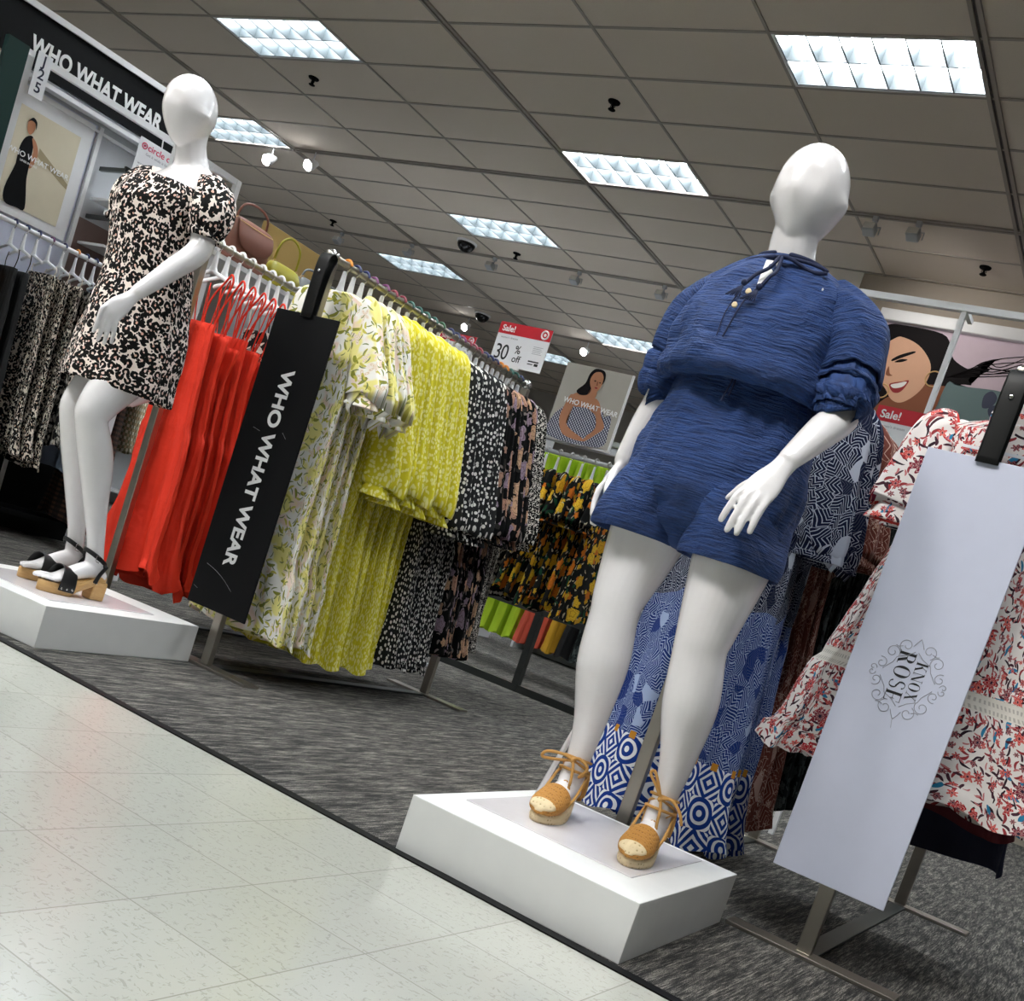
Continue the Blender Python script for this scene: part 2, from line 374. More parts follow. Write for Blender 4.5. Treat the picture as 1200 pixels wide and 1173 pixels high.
def sprinkler(x, y, s):
    t = thing('sprinkler_head', 'small black ceiling sprinkler '+s, 'sprinkler', (x, y, CZ), 0, 'ceiling sprinklers')
    b = B(); sweep(b, [(0, 0, 0, .05, .05), (0, 0, -.012, .045, .045), (0, 0, -.02, .012, .012), (0, 0, -.05, .012, .012)], (1, 0, 0), 14, 2, (.2, .5)); obj('escutcheon', b, M['blackcloth'], t)
    b = B(); sweep(b, [(0, 0, -.052, .008, .008), (0, 0, -.06, .03, .03), (0, 0, -.064, .03, .03)], (1, 0, 0), 12, 1, (.3, .2)); tube(b, [(.012, 0, -.02), (.02, 0, -.04), (.004, 0, -.055)], .003, 6); tube(b, [(-.012, 0, -.02), (-.02, 0, -.04), (-.004, 0, -.055)], .003, 6); obj('deflector', b, M['blackcloth'], t)
for x, y, s in ((-4.85, 7.09, 'between the two big lights by the blue mannequin'), (-8.0, 7.04, 'left of the long ceiling joint near the fascia'), (-7.98, 10.73, 'just past the rectangular light beside the dome'), (-2.34, 9.3, 'by the back wall above the smiling portrait'), (-10.9, 10.6, 'over the handbags')):
    sprinkler(x, y, s)
for x, y, s in ((-8.65, 10.6, 'on the second track line'), (-10.4, 13.64, 'further back above the sale card')):
    t = thing('security_dome', 'black half-round camera dome '+s, 'security camera', (x, y, CZ), 0, 'black ceiling domes')
    b = B(); vs = ball(b, (0, 0, -.02), .115, 1, 1, .95, 20); bmesh.ops.bisect_plane(b, geom=b.verts[:]+b.edges[:]+b.faces[:], plane_co=(0, 0, -.02), plane_no=(0, 0, 1), clear_outer=True); obj('dome', b, plain('black_dome', '#0a0a0a', .1), t, smooth=True)
    b = B(); sweep(b, [(0, 0, 0, .13, .13), (0, 0, -.02, .13, .13)], (1, 0, 0), 24, 1, (.1, .1)); obj('base_ring', b, M['frame'], t)

# lit track spotlights over the aisle, aimed at the displays, and the beams of the wall-washing pair
def beam(name, loc, aim, watts, cone, parent=None, size=.28):
    l = bpy.data.lights.new(name, 'SPOT'); l.energy = watts; l.spot_size = cone; l.spot_blend = .7; l.shadow_soft_size = size; l.color = (1, .965, .92)
    o = bpy.data.objects.new(name, l); col.objects.link(o); o.location = loc; d = Vector(aim)-Vector(loc); o.rotation_euler = d.to_track_quat('-Z', 'Y').to_euler(); return o
for i, (x, y, ax, ay, az, s) in enumerate(((-2.2, .15, -1.1, 2.7, 1.3, 'towards the blue playsuit'), (-4.6, .15, -3.45, 2.7, 1.3, 'towards the leopard dress'), (-1.3, .15, -.6, 3.1, .9, 'towards the pale board'), (-3.6, .15, -3.0, 3.6, 1.0, 'towards the yellow dresses'))):
    o = dup(s0, (x, y, CZ-.012)); tag(o, 'grey track spotlight over the aisle aimed '+s, None, 'aisle track spotlights'); beam('spot_beam', (x, y+.07, CZ-.22), (ax, ay, az), 85, .75)
for x in (-3.1, -2.75): beam('spot_beam', (x, 8.62, CZ-.2), (x+.6, 9.78, 3.5), 85*.11, 1.9)
# ------------------------------------------------------------------ fabrics for the mannequins
def leopard(name, sc_=37, cream='#efe4dc', tan='#cf8d70', blk='#0b0909'):
    n = NT(name); v = n.wob(n.uv(), 45, .007); o = n.vor(v, sc_, .85); cc = n.sep(o['Color']); g = n.noise(n.vm('ADD', v, (3, 5, 0)), 55, 2)[0]; g2 = n.noise(v, 38, 1)[0]
    lim = n.mt('ADD', n.mt('ADD', n.mt('MULTIPLY', g, .30), .35), n.mt('MULTIPLY', cc[2], .10)); blot = n.lt(o['Distance'], lim)
    d = n.vm('SUBTRACT', v, o['Position']); x, y, _ = n.sep(d); ang = n.mt('ADD', n.mt('ARCTAN2', y, x), n.mt('MULTIPLY', cc[0], 6.28)); gap = n.mt('MULTIPLY', n.gt(n.mt('COSINE', ang), .955), n.gt(o['Distance'], .16)); blot = n.mt('MULTIPLY', blot, n.mt('SUBTRACT', 1., gap))
    hole = n.mt('MULTIPLY', n.lt(o['Distance'], n.mt('ADD', n.mt('MULTIPLY', g2, .27), .015)), n.gt(cc[1], .28))
    e = n.vor(v, sc_*2.1, 1.); sp = n.mt('MULTIPLY', n.lt(e['Distance'], .27), n.gt(n.sep(e['Color'])[0], .45)); blot = n.mt('MAXIMUM', blot, sp)
    c = n.mix(blot, n.mix(n.mt('MULTIPLY', g, .12), hx(cream), hx(tan)), hx(blk)); c = n.mix(hole, c, n.mix(n.mt('MULTIPLY', cc[1], .7), hx(tan), hx(cream)))
    n.bump(n.noise(n.uv(), 18, 3)[0], .35, .02); return n.done(c, .8, Specular_IOR_Level=.2)
def crinkle(name, c1, c2):
    n = NT(name); v = n.wob(n.uv(), 5, .02); a = n.noise(n.scl(v, 16, 190), 1, 3, .6)[0]; b = n.noise(n.scl(v, 6, 13), 1, 4, .55, .8)[0]
    c = n.mix(n.ramp(a, [(.35, (0, 0, 0)), (.65, (1, 1, 1))]), hx(c1), hx(c2))
    n.bump(n.mt('ADD', n.mt('MULTIPLY', a, .6), n.mt('MULTIPLY', b, 1.8)), 1., .014); return n.done(c, .8)
M['leo'] = leopard('leopard_print'); M['blue'] = crinkle('blue_crinkle_cotton', '#17305f', '#21427c')
M['bluedark'] = plain('dark_blue_cord', '#0f1c40', .8)
def woodm(name, a, b):
    n = NT(name); v = n.oc(); w1 = n.noise(n.vm('MULTIPLY', v, (20, 20, 110)), 1, 3, .6, 1., dim='3D')[0]
    return n.done(n.mix(w1, hx(a), hx(b)), .42)
M['wood'] = woodm('pale_shoe_wood', '#b98a4e', '#dcb67c')
def woven(name, a, b, s_=1.):
    n = NT(name); v = n.vm('MULTIPLY', n.oc(), (s_, s_, s_)); x, y, z = n.sep(v); o = n.vor(v, 120, .3, 'F1', '3D'); t = o['Distance']; c = n.mix(n.ramp(t, [(.12, (0, 0, 0)), (.28, (1, 1, 1))]), hx(a), hx(b)); n.bump(t, .8, .003); return n.done(c, .8)
M['weave'] = woven('tan_woven_upper', '#6b431a', '#b27d38'); M['jute'] = woven('pale_jute_sole', '#a98f66', '#ddc9a2', .7); M['cord'] = plain('tan_cord', '#b98a4a', .8)
M['leather'] = plain('black_leather', '#0e0e10', .45)

# ------------------------------------------------------------------ mannequins
def hand_bm(bm, wr, kn, tips, thumb, wrr=.028, th=.016, fr=.0096, nrm=(0, -1, 0)):
    """wr wrist point, kn four knuckle points, tips four finger tips, thumb (root, mid, tip)"""
    wr = Vector(wr); kn = [Vector(k) for k in kn]; kc = (kn[0]+kn[3])/2; side = (kn[3]-kn[0]).normalized(); hw = (kn[3]-kn[0]).length/2+fr
    d = kc-wr
    sweep(bm, [(*(wr-d*.15), wrr, wrr*.78), (*(wr+d*.2), wrr*1.02, th*1.2), (*(wr+d*.6), hw*.97, th*1.05), (*(wr+d*.98), hw, th*.85), (*(wr+d*1.08), hw*.9, th*.6)], side, 20, 4, (1, .6))
    nn = Vector(nrm)
    for k, t in zip(kn, tips):
        t = Vector(t); a = k + (wr-k)*.28; md = (k+t)/2 + nn*.006
        sweep(bm, [(*a, fr*.9, fr*.9), (*(k+nn*.003), fr*1.08, fr*1.05), (*md, fr*.98, fr*.95), (*(md+(t-md)*.55+nn*.001), fr*.96, fr*.93), (*t, fr*.86, fr*.84)], side, 12, 4, (1, 1))
    r0, r1, r2 = [Vector(q) for q in thumb]
    sweep(bm, [(*r0, .014, .013), (*r1, .0115, .011), (*((r1+r2)/2), .010, .0095), (*r2, .007, .007)], side, 12, 4, (1, 1))
def head_bm(bm, c, yaw=0., pitch=0., k=1.):
    x = bmesh.ops.create_uvsphere(bm, u_segments=40, v_segments=30, radius=1)
    R = Matrix.Rotation(yaw, 3, 'Z') @ Matrix.Rotation(pitch, 3, 'X')
    for v in x['verts']:
        p = v.co.copy(); X, Y, Z = p
        wx = .086 + .004*Z; wy = .104; wz = .135 if Z < 0 else .118
        if Z < 0: wx *= 1-.30*(-Z)**1.5; wy *= 1-.20*(-Z)**1.5
        q = Vector((X*wx, Y*wy, Z*wz))
        ear = math.exp(-((Z+.16)/.20)**2)*math.exp(-((Y-.02)/.34)**2); q.x += math.copysign(.016*ear, X)*min(1, max(0, (abs(X)-.55)*3))
        if Y < 0:
            q.y -= .010*math.exp(-(X/.22)**2)*math.exp(-((Z+.22)/.25)**2)      # nose plane
            q.y += .006*math.exp(-((abs(X)-.38)/.2)**2)*math.exp(-((Z-.02)/.16)**2)  # eye hollows
            q.y -= .006*math.exp(-(X/.3)**2)*math.exp(-((Z+.86)/.14)**2)       # chin
        v.co = Vector(c) + R @ (q*k)
def finish_body(name, bm, parent, vox=.0035):
    org = parent.location; o = obj(name, bm, M['white'], parent, None, True, org)
    r = o.modifiers.new('Remesh', 'REMESH'); r.mode = 'VOXEL'; r.voxel_size = vox; r.use_smooth_shade = True
    s = o.modifiers.new('Smooth', 'SMOOTH'); s.factor = .6; s.iterations = 6; return o
def wrinkle(seed, amp, fx=2., fz=9.):
    def fn(t, ph, arc):
        return 1, amp*nz(math.cos(ph)*fx+seed, math.sin(ph)*fx, arc*fz)
    return fn
# --- mannequin in the blue romper
PB = (-1.13, 2.66, .153)
mb = thing('mannequin', 'white egg-headed mannequin in a dark blue crinkled playsuit and tan lace-up espadrilles', 'mannequin', PB)
b = B()
head_bm(b, (-1.125, 2.60, 1.885), 0, 0, 1.04)
sweep(b, [(-1.125, 2.66, 1.60, .20, .12), (-1.125, 2.65, 1.685, .13, .085), (-1.127, 2.63, 1.72, .068, .066), (-1.13, 2.61, 1.78, .058, .062), (-1.127, 2.605, 1.85, .056, .066)], (1, 0, 0), 28, 5)
sweep(b, [(-1.14, 2.67, 1.12, .17, .10), (-1.14, 2.68, 1.20, .20, .14), (-1.14, 2.66, 1.38, .17, .125), (-1.14, 2.65, 1.50, .20, .14), (-1.13, 2.66, 1.60, .20, .12)], (1, 0, 0), 32, 5)
# legs
sweep(b, [(-1.25, 2.67, 1.16, .10, .12), (-1.262, 2.67, 1.06, .112, .125), (-1.272, 2.66, .93, .098, .108), (-1.275, 2.635, .79, .072, .08), (-1.272, 2.635, .735, .066, .07), (-1.268, 2.66, .60, .070, .078), (-1.266, 2.70, .44, .046, .05), (-1.268, 2.715, .33, .034, .040), (-1.268, 2.715, .25, .034, .044), (-1.268, 2.72, .21, .030, .038)], (1, 0, 0), 28, 5)
sweep(b, [(-1.03, 2.67, 1.16, .10, .12), (-1.018, 2.67, 1.06, .112, .125), (-1.012, 2.65, .93, .100, .108), (-1.003, 2.62, .77, .075, .082), (-1.0, 2.62, .715, .069, .073), (-.985, 2.645, .58, .072, .08), (-.982, 2.685, .43, .047, .052), (-.985, 2.70, .33, .034, .040), (-.985, 2.70, .25, .034, .044), (-.985, 2.705, .21, .030, .038)], (1, 0, 0), 28, 5)
for s, ax, ay, tx, ty in ((-1, -1.268, 2.715, -1.238, 2.535), (1, -.985, 2.70, -.955, 2.51)):
    dx, dy = (tx-ax), (ty-ay)
    sweep(b, [(ax-dx*.2, ay-dy*.25, .225, .028, .026), (ax, ay, .232, .034, .036), (ax+dx*.45, ay+dy*.45, .218, .034, .026), (ax+dx*.72, ay+dy*.72, .196, .034, .014), (ax+dx*.9, ay+dy*.9, .190, .024, .008)], (1, .1, 0), 20, 4)
# arms
sweep(b, [(-1.31, 2.68, 1.60, .062, .066), (-1.365, 2.69, 1.47, .052, .055), (-1.385, 2.70, 1.34, .045, .047), (-1.405, 2.70, 1.26, .042, .042), (-1.425, 2.69, 1.15, .030, .030)], (1, 0, 0), 20, 4)
sweep(b, [(-.95, 2.67, 1.60, .062, .066), (-.895, 2.665, 1.49, .052, .055), (-.862, 2.63, 1.385, .044, .046), (-.872, 2.55, 1.31, .042, .041), (-.893, 2.465, 1.215, .029, .027)], (.9, .1, .3), 20, 5)
hand_bm(b, (-.895, 2.46, 1.205), [(-.956, 2.405, 1.106), (-.935, 2.402, 1.099), (-.914, 2.406, 1.095), (-.894, 2.416, 1.097)], [(-.974, 2.39, 1.030), (-.949, 2.385, 1.010), (-.926, 2.390, 1.009), (-.902, 2.403, 1.022)],
        [(-.925, 2.45, 1.165), (-.965, 2.435, 1.125), (-.994, 2.432, 1.088)])
hand_bm(b, (-1.425, 2.69, 1.14), [(-1.43, 2.62, 1.05), (-1.435, 2.64, 1.045), (-1.438, 2.66, 1.043), (-1.438, 2.68, 1.048)], [(-1.42, 2.605, .975), (-1.425, 2.63, .955), (-1.43, 2.655, .955), (-1.43, 2.68, .97)],
        [(-1.42, 2.645, 1.10), (-1.40, 2.60, 1.06), (-1.385, 2.585, 1.01)], .027, .015, .0092, (-1, 0, 0))
finish_body('body', b, mb)
b = B(); torus(b, (0, 0, 0), .0292, .0006, 'Z', 28, 6); o = obj('wrist_seam', b, M['gray'], mb); o.location = Vector((-.890, 2.475, 1.226))-Vector(PB); o.rotation_euler = (-.95, -.2, 0); o.scale = (1, .93, 1)

def romper():
    r = thing('playsuit', None, None); del r
# bodice
def bod(t, ph, arc):
    a = nz(math.cos(ph)*2.2+5, math.sin(ph)*2.2, arc*7)*.013 + abs(nz(math.cos(ph)*4, math.sin(ph)*4+3, arc*12))*.016-.005
    drape = .006*math.sin(ph*9+math.sin(arc*9)*1.5)*max(0, t-.25)
    return 1, (a+drape)*min(1, t*5)*(1 if t < .97 else .3)
b = B()
sweep(b, [(-1.126, 2.645, 1.722, .087, .084), (-1.13, 2.65, 1.708, .125, .10), (-1.13, 2.655, 1.672, .185, .128), (-1.13, 2.655, 1.62, .218, .152), (-1.135, 2.64, 1.55, .224, .18), (-1.14, 2.635, 1.50, .224, .19), (-1.14, 2.635, 1.455, .226, .195), (-1.14, 2.64, 1.418, .236, .205), (-1.14, 2.645, 1.392, .238, .205), (-1.14, 2.65, 1.375, .222, .185), (-1.14, 2.655, 1.385, .19, .145), (-1.14, 2.66, 1.42, .18, .135)], (1, 0, 0), 96, 7, (0, 0), 0, bod, True, tz=(0, 0, -1))
rom = obj('playsuit', b, M['blue'], mb, None, True, PB)
# shorts: waist and two wide legs
def sh(t, ph, arc):
    g = .0045*math.sin(ph*26+2*math.sin(arc*11))*math.exp(-arc*5)
    return 1, nz(math.cos(ph)*1.9+9, math.sin(ph)*1.9, arc*6)*.014 + (abs(nz(math.cos(ph)*3.5, math.sin(ph)*3.5+9, arc*12))**1.0)*.020 - .006 + g
b = B()
sweep(b, [(-1.14, 2.66, 1.425, .18, .138), (-1.14, 2.66, 1.39, .188, .145), (-1.14, 2.665, 1.34, .205, .16), (-1.14, 2.67, 1.24, .232, .182), (-1.145, 2.67, 1.13, .247, .192), (-1.15, 2.665, 1.07, .250, .172), (-1.15, 2.66, 1.01, .235, .13), (-1.15, 2.66, .975, .13, .08)], (1, 0, 0), 96, 6, (0, .3), 0, sh, True, tz=(0, 0, -1))
def leg(sd):
    def fn(t, ph, arc): return 1, nz(math.cos(ph)*2+sd, math.sin(ph)*2, arc*7)*.012 + .004*math.sin(ph*7+sd)*t
    return fn
sweep(b, [(-1.255, 2.67, 1.16, .100, .16), (-1.262, 2.668, 1.09, .122, .178), (-1.272, 2.665, 1.04, .126, .176), (-1.286, 2.655, .99, .126, .166), (-1.292, 2.65, .962, .125, .152), (-1.292, 2.65, .955, .119, .146), (-1.292, 2.65, .985, .114, .141)], (1, 0, 0), 72, 6, (.2, 0), 0, leg(3), True, tz=(0, 0, -1))
sweep(b, [(-1.035, 2.67, 1.16, .100, .16), (-1.03, 2.668, 1.09, .122, .178), (-1.025, 2.665, 1.04, .127, .176), (-1.018, 2.655, .985, .132, .166), (-1.018, 2.65, .953, .131, .154), (-1.018, 2.65, .946, .125, .148), (-1.018, 2.65, .975, .12, .143)], (1, 0, 0), 72, 6, (.2, 0), 0, leg(8), True, tz=(0, 0, -1))
obj('shorts', b, M['blue'], rom, None, True, PB)
for pts, sd, sv in (([(-1.01, 2.665, 1.672, .045, .075), (-.965, 2.665, 1.632, .066, .092), (-.918, 2.655, 1.575, .088, .10), (-.89, 2.64, 1.51, .080, .092), (-.876, 2.625, 1.462, .074, .082), (-.872, 2.62, 1.455, .064, .072), (-.872, 2.618, 1.445, .076, .084), (-.868, 2.61, 1.425, .074, .080), (-.866, 2.60, 1.417, .064, .070), (-.866, 2.60, 1.408, .072, .078), (-.866, 2.59, 1.385, .062, .066), (-.866, 2.588, 1.378, .052, .056), (-.869, 2.585, 1.395, .047, .05)], 1, (1, 0, .35)),
                    ([(-1.25, 2.67, 1.672, .045, .075), (-1.295, 2.68, 1.632, .064, .092), (-1.345, 2.69, 1.57, .082, .10), (-1.37, 2.69, 1.50, .074, .09), (-1.38, 2.69, 1.45, .070, .082), (-1.383, 2.69, 1.443, .062, .072), (-1.385, 2.69, 1.432, .074, .084), (-1.388, 2.69, 1.40, .070, .080), (-1.388, 2.69, 1.393, .062, .07), (-1.39, 2.69, 1.384, .072, .078), (-1.392, 2.69, 1.35, .062, .068), (-1.392, 2.69, 1.342, .05, .056), (-1.39, 2.69, 1.36, .047, .05)], 2, (1, 0, -.35))):
    b = B(); sweep(b, pts, sv, 64, 5, (.3, 0), 0, lambda t, ph, arc, sd=sd: (1, nz(math.cos(ph)*2+sd*4, math.sin(ph)*2, arc*9)*.010+.0025*math.sin(ph*11+sd)*(t > .3)), True); obj('sleeve', b, M['blue'], rom, None, True, PB)
# neck band, placket, ties, tassels, buttons
def yb(x, z):      # front of the bodice
    a = [(1.722, .561), (1.708, .55), (1.672, .527), (1.62, .503), (1.55, .46), (1.50, .445)]
    for (z1, y1), (z0, y0) in zip(a, a[1:]):
        if z >= z0: t = (z-z0)/(z1-z0); y = y0+(y1-y0)*min(t, 1); break
    else: y = .45
    return 2+y + .9*(x+1.13)**2
b = B()
nb = [(-1.126+.092*math.cos(a), 2.645+.088*math.sin(a), 1.714+.006*math.sin(a*3), .005, .008) for a in [(-.32+i/20*1.64)*PI for i in range(21)]]
nb = [(-1.126+.090*math.cos(a), 2.645+.086*math.sin(a), 1.720) for a in [(-.42+i/24*1.84)*PI for i in range(25)]]
tube(b, nb, .0065, 8, 2); obj('neck_band', b, M['bluedark'], rom, None, True, PB)
b = B(); P0 = (-1.13, yb(-1.13, 1.66)-.012, 1.69)
for q in ([(-1.15, 2.55, 1.705), (-1.12, 2.528, 1.70), (-1.09, 2.53, 1.70), (-1.04, 2.555, 1.685), (-1.0, 2.565, 1.69), (-1.02, 2.56, 1.70), (-1.07, 2.54, 1.702), (-1.115, 2.53, 1.70)],
          [(-1.115, 2.527, 1.70), (-1.12, 2.50, 1.66), (-1.14, 2.485, 1.635), (-1.155, 2.475, 1.607)], [(-1.11, 2.527, 1.70), (-1.095, 2.49, 1.65), (-1.10, 2.475, 1.63), (-1.112, 2.468, 1.600)],
          [(-1.16, 2.552, 1.705), (-1.20, 2.556, 1.695), (-1.215, 2.565, 1.69), (-1.17, 2.55, 1.70), (-1.13, 2.53, 1.70)]): tube(b, q, .0048, 8, 4)
obj('neck_tie', b, M['bluedark'], rom, None, True, PB)
b = B()
for (x, y, z) in ((-1.158, 2.472, 1.60), (-1.113, 2.464, 1.592)):
    ball(b, (x, y, z+.006), .008)
    for k in range(7): tube(b, [(x, y, z), (x-.012+.004*k-.01, y-.006, z-.02), (x-.022+.006*k-.012, y-.006-.002*(k % 2), z-.03)], .0018, 5, 1)
obj('tassel', b, M['bluedark'], rom, None, True, PB)
b = B(); poly(b, [(-1.15, 1.69), (-1.115, 1.69), (-1.118, 1.62), (-1.126, 1.595), (-1.136, 1.62)], 0)
for v in b.verts: v.co.y = yb(v.co.x, v.co.z) - .004
r = bmesh.ops.extrude_face_region(b, geom=b.faces[:]); bmesh.ops.translate(b, verts=[v for v in r['geom'] if isinstance(v, bmesh.types.BMVert)], vec=(0, -.002, 0))
tag(obj('neck_opening', b, M['white'], rom, None, False, PB), 'white chest showing in the keyhole neckline')
for z, x in ((1.585, -1.138), (1.54, -1.150)):
    b = B(); sweep(b, [(0, 0, 0, .007, .007), (0, -.004, 0, .0075, .0075)], (1, 0, 0), 14, 1, (.2, .3)); o = obj('button', b, M['jute'], rom, None, True); o.location = Vector((x, yb(x, z)-.010, z))-Vector(PB)
b = B(); tube(b, [(-1.128, yb(0-1.13, 1.60)-.006, 1.60), (-1.136, yb(-1.13, 1.55)-.008, 1.55), (-1.148, yb(-1.13, 1.50)-.008, 1.46)], .0022, 6, 3); tube(b, [(-1.165, yb(-1.13, 1.58)-.004, 1.58), (-1.172, yb(-1.13, 1.55)-.006, 1.52), (-1.166, yb(-1.13, 1.50)-.006, 1.46)], .0016, 6, 3); obj('placket', b, M['bluedark'], rom, None, True, PB)
b = B()
for k in range(8): ball(b, (-.992+.0015*k, 2.552+.0035*k, 1.655-.012*k-.01), .0028, 1, 1, 1.4, 8)
obj('shoulder_trim', b, M['whitecard'], rom, None, True, PB)
b = B(); tube(b, [(-1.11, 2.492, 1.392), (-1.108, 2.482, 1.36), (-1.115, 2.478, 1.32)], .0022, 6); tube(b, [(-1.105, 2.492, 1.392), (-1.098, 2.482, 1.365), (-1.10, 2.478, 1.335)], .0022, 6); obj('waist_cord', b, M['bluedark'], rom, None, True, PB)

# espadrilles
def espadrille(ax, ay, tx, ty, bow):
    o_ = Vector((ax, ay, .153)); F = Vector((tx-ax, ty-ay, 0)); L = F.length; F.normalize(); S = Vector((F.y, -F.x, 0))*-1
    def P(f, s, z, a=None, b=None): p = o_ + F*f + S*s + Vector((0, 0, z)); return (*p,) if a is None else (*p, a, b)
    b = B()
    N = 40; prof = []
    for i in range(N):
        a = 2*PI*i/N; f = .065+.135*math.cos(a); wd = (.046 if f > .09 else .040 if f > 0 else .034)
        wd = .034 + .014*max(0, min(1, (f+.02)/.12)); prof.append((f, wd*math.sin(a)*(1-.0*f)))
    for lv in range(5):
        z0, z1 = lv*.0, 0
    rings = []
    for lv, (zz, k) in enumerate(((0, .96), (.008, 1.0), (.45, 1.01), (.85, 1.0), (1.0, .95))):
        rings.append([b.verts.new(Vector(P(f*k+.065*(1-k), s*k, (zz*(.058-.030*max(0, min(1, (f+.03)/.15)))) if zz > .01 else zz))) for f, s in prof])
    for A, C in zip(rings, rings[1:]):
        for i in range(N): f = b.faces.new((A[i], A[(i+1) % N], C[(i+1) % N], C[i])); f.smooth = True
    b.faces.new(rings[0]); b.faces.new(rings[-1])
    sole = obj('espadrille', b, M['jute'], mb, None, False, PB)
    # toe cap upper
    b = B(); sweep(b, [P(.203, 0, .030, .012, .006), P(.186, 0, .037, .034, .018), P(.145, 0, .046, .0465, .030), P(.105, 0, .056, .046, .039), P(.085, 0, .062, .044, .041)], tuple(S), 32, 5, (1, 0)); 
    obj('upper', b, M['weave'], sole, None, True, PB)
    b = B(); sweep(b, [P(.203, 0, .036, .012, .006), P(.192, 0, .041, .030, .014), P(.176, 0, .045, .038, .022)], tuple(S), 28, 4, (1, .2)); obj('toe_tip', b, M['jute'], sole, None, True, PB)
    b = B(); sweep(b, [P(-.062, 0, .05, .030, .012), P(-.064, 0, .075, .034, .014), P(-.052, 0, .115, .030, .012), P(-.05, 0, .125, .026, .010)], tuple(S), 20, 4, (.4, .4)); obj('heel_counter', b, M['weave'], sole, None, True, PB)
    b = B()
    for s in (-1, 1):
        tube(b, [P(.10, s*.043, .052), P(.06, s*.045, .075), P(.015, s*.043, .115), P(-.02, s*.038, .14)], .0042, 8, 4)
        tube(b, [P(-.035, s*.04, .07), P(-.03, s*.042, .10), P(-.02, s*.038, .14)], .0042, 8, 4)
        tube(b, [P(-.02, s*.038, .14), P(.02, s*.025, .125), P(.043, -s*.004, .105)], .004, 8, 4)
        tube(b, [P(-.02, s*.038, .14), P(.02, s*.03, .155), P(.036, s*.005, .165)], .004, 8, 4)
    for zz, rr in ((.135, .041), (.17, .038)):
        tube(b, [P(.0+rr*1.12*math.cos(a), rr*math.sin(a), zz+.006*math.cos(a)) for a in [2*PI*i/16 for i in range(17)]], .0042, 8, 2)
    obj('lace', b, M['cord'], sole, None, True, PB)
    b = B(); k0 = P(.046, 0, .168)
    for q in bow: tube(b, [P(.046+x, y, .168+z) for x, y, z in [(0, 0, 0)]+q], .0044, 8, 4)
    ball(b, k0, .009)
    obj('bow', b, M['cord'], sole, None, True, PB)
    b = B()
    q = bow[-1][-1]; c = Vector(P(.046+q[0], q[1], .168+q[2]))
    for k in range(9):
        a = k*.7; tube(b, [tuple(c), (c.x+.006*math.cos(a), c.y+.006*math.sin(a), c.z-.018), (c.x+.009*math.cos(a), c.y+.009*math.sin(a), c.z-.036)], .0022, 5, 1)
    obj('tassel', b, M['cord'], sole, None, True, PB)
espadrille(-1.268, 2.715, -1.236, 2.52, [[(.012, -.03, .008), (.015, -.075, .0), (.01, -.085, -.02), (.008, -.04, -.012), (0, 0, 0)], [(.012, .02, .012), (.012, .05, -.005), (.012, .035, -.035)], [(.01, .01, -.02), (.012, .016, -.05), (.016, .018, -.065)]])
espadrille(-.985, 2.70, -.952, 2.505, [[(.012, -.02, .03), (.012, -.045, .055), (.01, -.038, .065), (.008, -.02, .04), (0, 0, 0)], [(.012, .03, .01), (.012, .06, -.012), (.012, .075, -.04)], [(.01, .01, -.025), (.014, .014, -.055), (.018, .018, -.075)]])
# --- mannequin in the leopard dress
PL = (-3.47, 2.66, .153)
ml = thing('mannequin', 'white egg-headed mannequin in a leopard print dress and black wooden-soled sandals', 'mannequin', PL)
b = B()
head_bm(b, (-3.47, 2.565, 1.935), 0, 0, .98)
sweep(b, [(-3.47, 2.65, 1.66, .165, .10), (-3.47, 2.645, 1.735, .115, .075), (-3.47, 2.635, 1.775, .062, .062), (-3.47, 2.61, 1.835, .050, .056), (-3.47, 2.60, 1.90, .050, .06)], (1, 0, 0), 28, 5)
sweep(b, [(-3.47, 2.62, .98, .16, .11), (-3.47, 2.62, 1.15, .17, .13), (-3.47, 2.60, 1.38, .125, .10), (-3.47, 2.58, 1.55, .15, .12), (-3.47, 2.63, 1.66, .165, .095)], (1, 0, 0), 32, 5)
sweep(b, [(-3.385, 2.60, 1.05, .09, .10), (-3.38, 2.53, .94, .075, .085), (-3.38, 2.475, .83, .058, .066), (-3.38, 2.475, .78, .053, .058), (-3.38, 2.535, .66, .054, .064), (-3.38, 2.59, .50, .040, .045), (-3.38, 2.635, .37, .029, .033), (-3.38, 2.655, .29, .027, .036), (-3.38, 2.665, .25, .026, .034)], (1, 0, 0), 28, 5)
sweep(b, [(-3.555, 2.64, 1.05, .09, .10), (-3.565, 2.60, .94, .075, .085), (-3.57, 2.545, .83, .058, .066), (-3.57, 2.545, .78, .053, .058), (-3.572, 2.60, .66, .054, .064), (-3.575, 2.65, .50, .040, .045), (-3.575, 2.69, .37, .029, .033), (-3.575, 2.705, .29, .027, .036), (-3.575, 2.715, .25, .026, .034)], (1, 0, 0), 28, 5)
for ax, ay in ((-3.38, 2.655), (-3.575, 2.705)):
    sweep(b, [(ax, ay+.045, .245, .024, .022), (ax, ay, .262, .028, .034), (ax, ay-.075, .237, .030, .028), (ax, ay-.125, .212, .037, .018), (ax, ay-.16, .204, .038, .012)], (1, 0, 0), 20, 4)
    for k, (dx, dl, r) in enumerate(((.026, .205, .0115), (.009, .205, .0085), (-.006, .197, .008), (-.019, .187, .0075), (-.030, .175, .007))):
        sx = 1 if ax < -3.45 else -1
        sweep(b, [(ax+dx*sx*.9, ay-.14, .206, r, r), (ax+dx*sx, ay-dl+.02, .207, r*1.05, r), (ax+dx*sx, ay-dl, .203, r*.95, r*.85)], (1, 0, 0), 10, 3)
